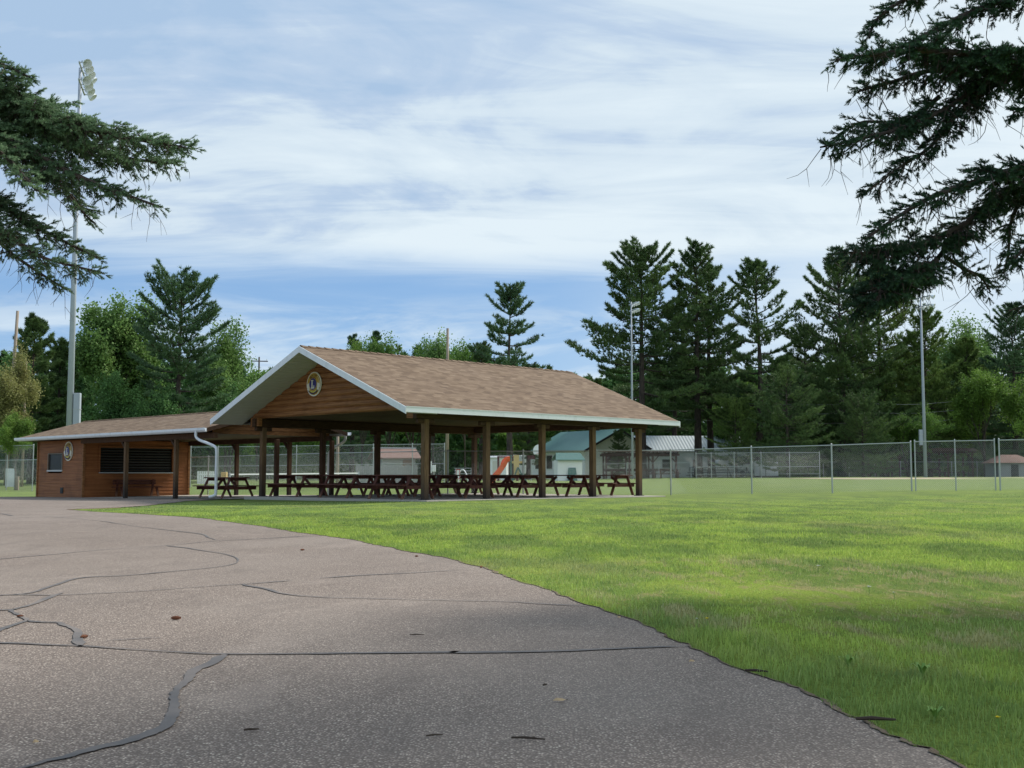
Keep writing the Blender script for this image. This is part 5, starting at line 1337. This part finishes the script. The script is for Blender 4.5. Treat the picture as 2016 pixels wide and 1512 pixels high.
    SBa = np.array(SB); SDa = norm(np.array(SD)); SLa = np.array(SL); STa = np.clip(np.array(ST), 0, 1)
    K = 32; m = len(SBa); side, upv = frames(SDa)
    q = np.tile(np.linspace(.02, 1, K), (m, 1)) + rg.uniform(-.02, .02, (m, K)); an = rg.uniform(0, 6.283, (m, K))
    rad = side[:, None] * np.cos(an)[..., None] + upv[:, None] * np.sin(an)[..., None]
    c = SBa[:, None] + SDa[:, None] * (q * SLa[:, None])[..., None]; d = norm(SDa[:, None] * .75 + rad); nl = .021 * rg.uniform(.8, 1.2, (m, K, 1))
    pw_ = np.cross(d, rad); pw_ = norm(pw_ + 1e-6) * .0030
    V = np.stack([c - pw_, c + pw_, c + d * nl], 2).reshape(-1, 3)
    T_ = np.repeat(np.clip(STa[:, None] + rg.uniform(-.1, .1, (m, K)), 0, 1).reshape(-1), 3)
    print('spruce shoots', m)
    # shoot cores as slim three-sided spindles
    co = []
    for kk in range(3): co.append(SBa + (side * math.cos(kk * 2.094) + upv * math.sin(kk * 2.094)) * .0062)
    tipv = SBa + SDa * SLa[:, None]; Vc = np.stack([co[0], co[1], tipv, co[1], co[2], tipv, co[2], co[0], tipv], 1).reshape(-1, 3); Tc = np.repeat(np.clip(STa - .25, 0, 1), 9)
    raw('needles', np.concatenate([V, Vc]), np.arange(len(V) + len(Vc)).reshape(-1, 3), mat, t_, np.concatenate([T_, Tc]))
    wood.build('branches', 'bark_dark', t_)
    # trunk and the rest of the crown, above and outside the framed limbs
    tr, V2, T2, _ = pine(base, h, upper[0], seed + 1, mat, '', cb=upper[1], density=1.8, part=False, prof=upper[2], clump=.75, gaps=.05, up_=.1)
    V2 = V2 - B3; tr.build('trunk', 'bark_dark', t_); raw('crown', V2, np.arange(len(V2)).reshape(-1, 3), mat, t_, T2)
    return t_
LY = 11.3
spruce_near((-8.6, 11.6), 15, 201, 'spruce_needles', 'near blue green spruce reaching into the left side of the photo', [
    ([(-420, 60), (-150, 130), (0, 190), (110, 235), (230, 268), (310, 280), (370, 292)], 11.5, 11.1, .56, 1.5, .55, .045, .62),
    ([(-420, 90), (-100, 150), (20, 215), (130, 275), (220, 305), (300, 318), (350, 322)], 11.8, 11.9, .60, 1.4, .7, .04, .50),
    ([(-300, 20), (-120, 80), (0, 125), (58, 152)], 11.2, 10.9, .34, 1.2, .25, .03, .55),
    ([(-400, 150), (-120, 215), (10, 270), (110, 325), (190, 362), (260, 388), (312, 406)], 11.2, 10.8, .52, 1.2, .9, .04, .38),
    ([(-300, 170), (-100, 240), (0, 300), (50, 350), (70, 375)], 10.8, 10.4, .50, 1.3, .4, .03, .72),
    ([(0, 262), (70, 320), (130, 375), (165, 420), (188, 440)], 11.4, 11.2, .34, 1.0, .7, .02, .35),
    ([(-400, 300), (-120, 350), (0, 405), (80, 452), (140, 482), (190, 508)], 11.9, 11.5, .50, 1.3, .7, .035, .22),
    ([(-350, 330), (-100, 390), (0, 450), (70, 500), (130, 520), (200, 536)], 11.0, 10.8, .42, 1.2, .8, .03, .28),
    ([(-300, 360), (-60, 440), (30, 505), (90, 545), (130, 570)], 11.6, 11.4, .34, 1.0, .9, .025, .2)],
    (2.9, .40, ([0, .2, .5, 1], [.75, 1, .7, .1])))
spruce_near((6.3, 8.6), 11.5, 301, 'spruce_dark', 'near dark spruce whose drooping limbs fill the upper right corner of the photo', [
    ([(2420, -180), (2200, -80), (2030, -20), (1900, 30), (1820, 70), (1740, 110), (1700, 125)], 8.6, 8.4, .30, 1.1, .9, .035, .35),
    ([(2300, -180), (2050, -90), (1880, -30), (1780, 0), (1725, 40), (1712, 75)], 8.9, 8.7, .32, 1.3, .5, .03, .40),
    ([(2420, 60), (2200, 100), (2016, 122), (1900, 105), (1800, 100), (1720, 108), (1648, 118)], 8.5, 8.0, .38, 1.7, .8, .04, .62),
    ([(2420, 90), (2200, 130), (2030, 140), (1930, 145), (1830, 140), (1760, 160), (1690, 180)], 8.8, 8.5, .36, 1.5, 1.0, .035, .45),
    ([(2016, 130), (1930, 170), (1860, 215), (1780, 250), (1700, 272), (1615, 290)], 8.7, 8.2, .30, 1.2, 1.2, .02, .25),
    ([(1960, 165), (1880, 230), (1830, 290), (1770, 330), (1700, 382)], 8.6, 8.4, .26, 1.0, 1.2, .016, .2),
    ([(1850, 190), (1780, 240), (1700, 240), (1650, 265)], 8.8, 8.9, .30, 1.2, 1.0, .016, .3),
    ([(2420, 240), (2200, 300), (2016, 330), (1920, 358), (1840, 385), (1770, 425), (1705, 470)], 8.4, 8.0, .34, 1.3, .9, .035, .35),
    ([(2420, 300), (2200, 350), (2016, 366), (1940, 405), (1880, 465), (1840, 515), (1790, 560), (1720, 590)], 8.7, 8.5, .36, 1.3, 1.1, .035, .25),
    ([(1900, 440), (1830, 475), (1760, 495), (1700, 498), (1655, 496)], 8.6, 8.3, .38, 1.6, 1.1, .02, .3),
    ([(1845, 512), (1790, 545), (1730, 570), (1690, 600)], 8.4, 8.2, .40, 1.7, 1.1, .018, .25),
    ([(1860, 505), (1900, 530), (1930, 545), (1950, 575)], 8.7, 8.8, .22, 1.0, 1.0, .014, .2),
    ([(2016, 375), (1990, 440), (1985, 500), (1975, 540)], 8.9, 9.0, .26, 1.0, 1.1, .014, .2),
    ([(2420, 420), (2200, 450), (2060, 470), (2016, 490), (1990, 520)], 8.2, 8.0, .30, 1.2, 1.0, .025, .2),
    ([(2300, 560), (2120, 585), (2040, 598), (1985, 612)], 8.4, 8.2, .20, .9, .8, .014, .2),
    ([(2300, 150), (2150, 190), (2050, 200), (1995, 222)], 8.2, 8.0, .24, 1.1, .9, .02, .25)],
    (2.35, .44, ([0, .15, .5, 1], [.7, 1, .7, .1])))

# ------------------------------------------------------------------ grass blades on the near lawn
def grass(seed=9):
    rg = np.random.default_rng(seed); E_ = np.array([e for e in edge_r if e[1] > 1.5 and e[1] < 32 ])
    Vs = []; Ts = []
    order = np.argsort(E_[:52, 1]) if False else None
    ey = E_[:, 1]; ex = E_[:, 0]
    o_ = np.argsort(ey); ey = ey[o_]; ex = ex[o_]
    def edge_x(y): return np.interp(y, ey, ex)
    bands = [(2.6, 4, 5200, .045, .0042), (4, 6, 3600, .047, .0050), (6, 9, 2000, .048, .0066), (9, 13, 1000, .048, .0092), (13, 19, 420, .050, .0135), (19, 27, 170, .052, .020), (27, 36, 60, .052, .03)]
    for y0, y1, dens, hl, w in bands:
        xr = lambda y: (2150 - 1008) / 2262 * y
        x0 = float(min(edge_x(np.linspace(y0, y1, 20)))); x1 = xr(y1) + 2.2; n = int((x1 - x0) * (y1 - y0) * dens)
        X = rg.uniform(x0, x1, n); Y = rg.uniform(y0, y1, n); ed = edge_x(Y); k = (X > ed - .004 + .03 * rg.random(n) ** 2 - .035 * np.maximum(0, np.sin(Y * 7 + 2 * np.sin(Y * 3.1))) * rg.random(n)) & ((X < xr(Y) + .3) | ((X < xr(Y) + 2.2) & (rg.random(n) < .5)))
        X = X[k]; Y = Y[k]; ed = ed[k]
        # keep off the slab and the pavilion
        u = (X - C0.x) * UX.x + (Y - C0.y) * UX.y; v = (X - C0.x) * VX.x + (Y - C0.y) * VX.y
        k = ~((u > .93) & (v > .13)); k &= ~(v > 9.9)
        # clumps, and thin worn ground on the right
        cl_ = np.sin(X * 5.1 + 2 * np.sin(Y * 3.3)) * np.sin(Y * 4.3 + 1.7 * np.sin(X * 2.9)); 
        worn = np.exp(-(((X - 2.2) / 1.6) ** 2 + ((Y - 7.6) / 1.8) ** 2)); k &= rg.random(len(X)) > (.15 + .2 * (cl_ < -.3) + .62 * worn)
        X = X[k]; Y = Y[k]; ed = ed[k]; cl_ = cl_[k]; worn = worn[k]; m = len(X)
        near_edge = np.exp(-((X - ed) / .5) ** 2); tall = near_edge * np.exp(-((Y - 5.4) / 1.6) ** 2)
        hh = .60 * hl * (1 - .55 * sstep(Y, 14, 34)) * rg.uniform(.5, 1.25, m) * (1 + .35 * cl_) * (1 + .8 * tall) * (1 - .45 * worn) * (1 - .2 * np.exp(-((X - ed) / .04) ** 2))
        a = rg.uniform(0, 6.283, m); lean = rg.uniform(.05, .65, m) * hh; ws = w * rg.uniform(.7, 1.2, m)
        Z = terr(X, Y); ca, sa = np.cos(a), np.sin(a); la = rg.uniform(0, 6.283, m)
        b0 = np.stack([X - ca * ws / 2, Y - sa * ws / 2, Z - .003], 1); b1 = np.stack([X + ca * ws / 2, Y + sa * ws / 2, Z - .003], 1)
        mid = np.stack([X + np.cos(la) * lean * .35, Y + np.sin(la) * lean * .35, Z + hh * .62], 1); off = np.stack([ca * ws * .38, sa * ws * .38, 0 * ws], 1)
        tip = np.stack([X + np.cos(la) * lean, Y + np.sin(la) * lean, Z + hh], 1)
        V = np.stack([b0, b1, mid + off, b0, mid + off, mid - off, mid - off, mid + off, tip], 1).reshape(-1, 3)
        t = rg.random(m) * .9 + .08 * worn + .04 * cl_; Vs.append(V); Ts.append(np.repeat(np.clip(t, 0, 1), 9))
    V = np.concatenate(Vs); T_ = np.concatenate(Ts); print('grass tris', len(V) // 3)
    o = raw('grass', V, np.arange(len(V)).reshape(-1, 3), 'grass_blade', None, T_); struct(o, 'stuff'); tag(o, 'short green mown grass covering the lawn beside the path', 'grass')
grass()

# ------------------------------------------------------------------ small litter on the path and lawn
def gpos(px, py, dz=.017): x, y = G(px, py); return Vector((x, y, tz(x, y) + dz))
def cone(px, py, L, ang, label):
    p = gpos(px, py); t_ = thing('pine_cone', label, 'pine cone', p, ang, 'spruce cones scattered on the asphalt'); rg = random.Random(px)
    mb = MB(); n = 12; mb.tube([(-L * .5 + L * i / 6, 0, L * .17) for i in range(7)], [L * .03, L * .13, L * .17, L * .18, L * .16, L * .11, L * .03], 8)
    mb.build('core', 'pine_cone', t_)
    mb = MB()
    for i in range(13):
        x = -L * .45 + L * .9 * i / 12; r_ = L * .19 * math.sin(math.pi * (.12 + .8 * i / 12)) + L * .02
        for k in range(7):
            a = k * .9 + i * .55; c = Vector((x, math.cos(a) * r_, L * .17 + math.sin(a) * r_)); d = Vector((L * .07, math.cos(a) * L * .035, math.sin(a) * L * .035)); s = Vector((0, -math.sin(a), math.cos(a))) * L * .05
            mb.add([c - s, c + s, c + d + s * .5, c + d - s * .5], [(0, 1, 2, 3)])
    mb.build('scales', 'pine_cone', t_)
cone(346, 1226, .052, .1, 'reddish brown cone lying alone in the middle of the path')
cone(165, 1263, .040, 1.0, 'dark red cone lying beside the branching crack on the left')
cone(39, 1221, .034, .4, 'small cone near the left photo edge above the long crack')
cone(595, 1087, .045, .7, 'tiny looking distant cone on the asphalt near the lawn bend')
cone(820, 1100, .035, .3, 'small cone at the lawn edge of the path')
cone(947, 1122, .040, 1.2, 'pale orange cone on the grass edge of the path')
def stick(px, py, L, ang, r, label):
    p = gpos(px, py, .02); t_ = thing('twig', label, 'twig', p, ang, 'bits of twig lying on the asphalt')
    MB().tube([(-L / 2, 0, r), (-L * .1, L * .05, r * 1.2), (L / 2, -L * .03, r)], [r * .7, r, r * .5], 6).build('stem', 'twig', t_)
    MB().tube([(0, L * .04, r), (L * .15, L * .22, r)], [r * .6, r * .3], 5).build('side_shoot', 'twig', t_)
stick(821, 1259, .07, .0, .003, 'thin dark twig lying flat above the long crack')
stick(495, 1452, .045, .3, .004, 'short dark twig in the lower left part of the path')
stick(855, 1463, .05, .35, .003, 'short twig near the bottom edge of the photo left of centre')
stick(1040, 1470, .10, -.2, .004, 'longest twig near the bottom edge of the photo')
stick(1725, 1433, .12, -.1, .007, 'thick dark twig lying along the lawn edge at lower right')
stick(1490, 1334, .09, -.35, .006, 'dark curved twig on the lawn edge below the end of the long crack')
stick(1073, 1361, .022, .9, .004, 'tiny dark crumb of twig above the dry leaf')
def leaf(px, py, L, ang, label, mat='dry_leaf'):
    p = gpos(px, py, .02); t_ = thing('dry_leaf', label, 'leaf', p, ang, 'dry leaves lying on the asphalt'); mb = MB()
    vs = [(-L / 2, 0, .002), (-L * .2, L * .16, .010), (L * .25, L * .14, .008), (L / 2, 0, .004), (L * .25, -L * .13, .002), (-L * .2, -L * .15, .003), (0, 0, .006)]
    mb.add(vs, [(0, 6, 1), (1, 6, 2), (2, 6, 3), (3, 6, 4), (4, 6, 5), (5, 6, 0)]); mb.build('blade', mat, t_); MB().tube([(L / 2, 0, .004), (L * .7, L * .05, .003)], .001, 4).build('stalk', 'twig', t_)
leaf(1101, 1392, .045, .1, 'curled tan leaf on the path right of centre')
leaf(1362, 1313, .028, .2, 'small pale leaf on the path just below the end of the long crack')
leaf(1219, 1224, .022, .4, 'pale fleck of leaf at the lawn edge in the middle right')
leaf(70, 1477, .018, .6, 'tan fleck of leaf at the lower left corner')
def dandelion(px, py, label, mat='dandelion', r=.013, h=.055):
    p = gpos(px, py, 0); p.z = tz(p.x, p.y); t_ = thing('dandelion', label, 'flower', p)
    MB().tube([(0, 0, 0), (.004, 0, h * .6), (.0, .003, h)], .0018, 5).build('stem', 'weed_leaf', t_)
    mb = MB(); 
    for k in range(14):
        a = k * 2.4; q = .3 + .7 * (k / 14); c = Vector((0, 0, h)); d = Vector((math.cos(a) * q, math.sin(a) * q, .45)) * r; s = Vector((-math.sin(a), math.cos(a), 0)) * r * .28
        mb.add([c - s, c + s, c + d + s * .6, c + d - s * .6], [(0, 1, 2, 3)])
    mb.build('flower_head', mat, t_)
dandelion(1392, 1240, 'yellow dandelion in the taller grass by the path edge')
dandelion(1965, 1450, 'yellow dandelion near the lower right corner', r=.010)
dandelion(1372, 1240, 'white seed head beside the yellow dandelion at the path edge', 'clover', .009)
dandelion(1611, 1128, 'white flower head farther back on the worn lawn', 'clover', .022, .05)
dandelion(1711, 1172, 'white flower head on the straw coloured patch of lawn', 'clover', .02, .05)
dandelion(1760, 1183, 'tiny white bloom right of the straw coloured patch', 'clover', .010, .05)
for px, py, sc_, lb in ((1816, 1335, 1.0, 'broad leaved green weed rosette in the shaded lawn at lower right'), (1842, 1420, .8, 'small pale weed in the shaded lawn below the larger rosette'), (1670, 1316, .9, 'dark leafy weed in the lawn left of the larger rosette')):
    p = gpos(px, py, 0); p.z = tz(p.x, p.y); t_ = thing('weed', lb, 'weed', p)
    for k in range(7):
        a = k * .9 + .5 * math.sin(k * 3 + px); d = Vector((math.cos(a), math.sin(a), 0)); s = Vector((-d.y, d.x, 0)) * .007 * sc_; L = .038 * sc_ * (1 + .4 * math.sin(k * 2.1 + py))
        mb = MB(); pts = [Vector((0, 0, .005)), d * L * .4 + Vector((0, 0, .04 * sc_)), d * L * .8 + Vector((0, 0, .055 * sc_)), d * L * 1.15 + Vector((0, 0, .048 * sc_))]
        ww = (.3, 1, .9, .1); vs = []
        for q, w in zip(pts, ww): vs += [q - s * w, q + s * w]
        mb.add(vs, [(0, 1, 3, 2), (2, 3, 5, 4), (4, 5, 7, 6)]); mb.build('leaf', 'weed_leaf', t_)
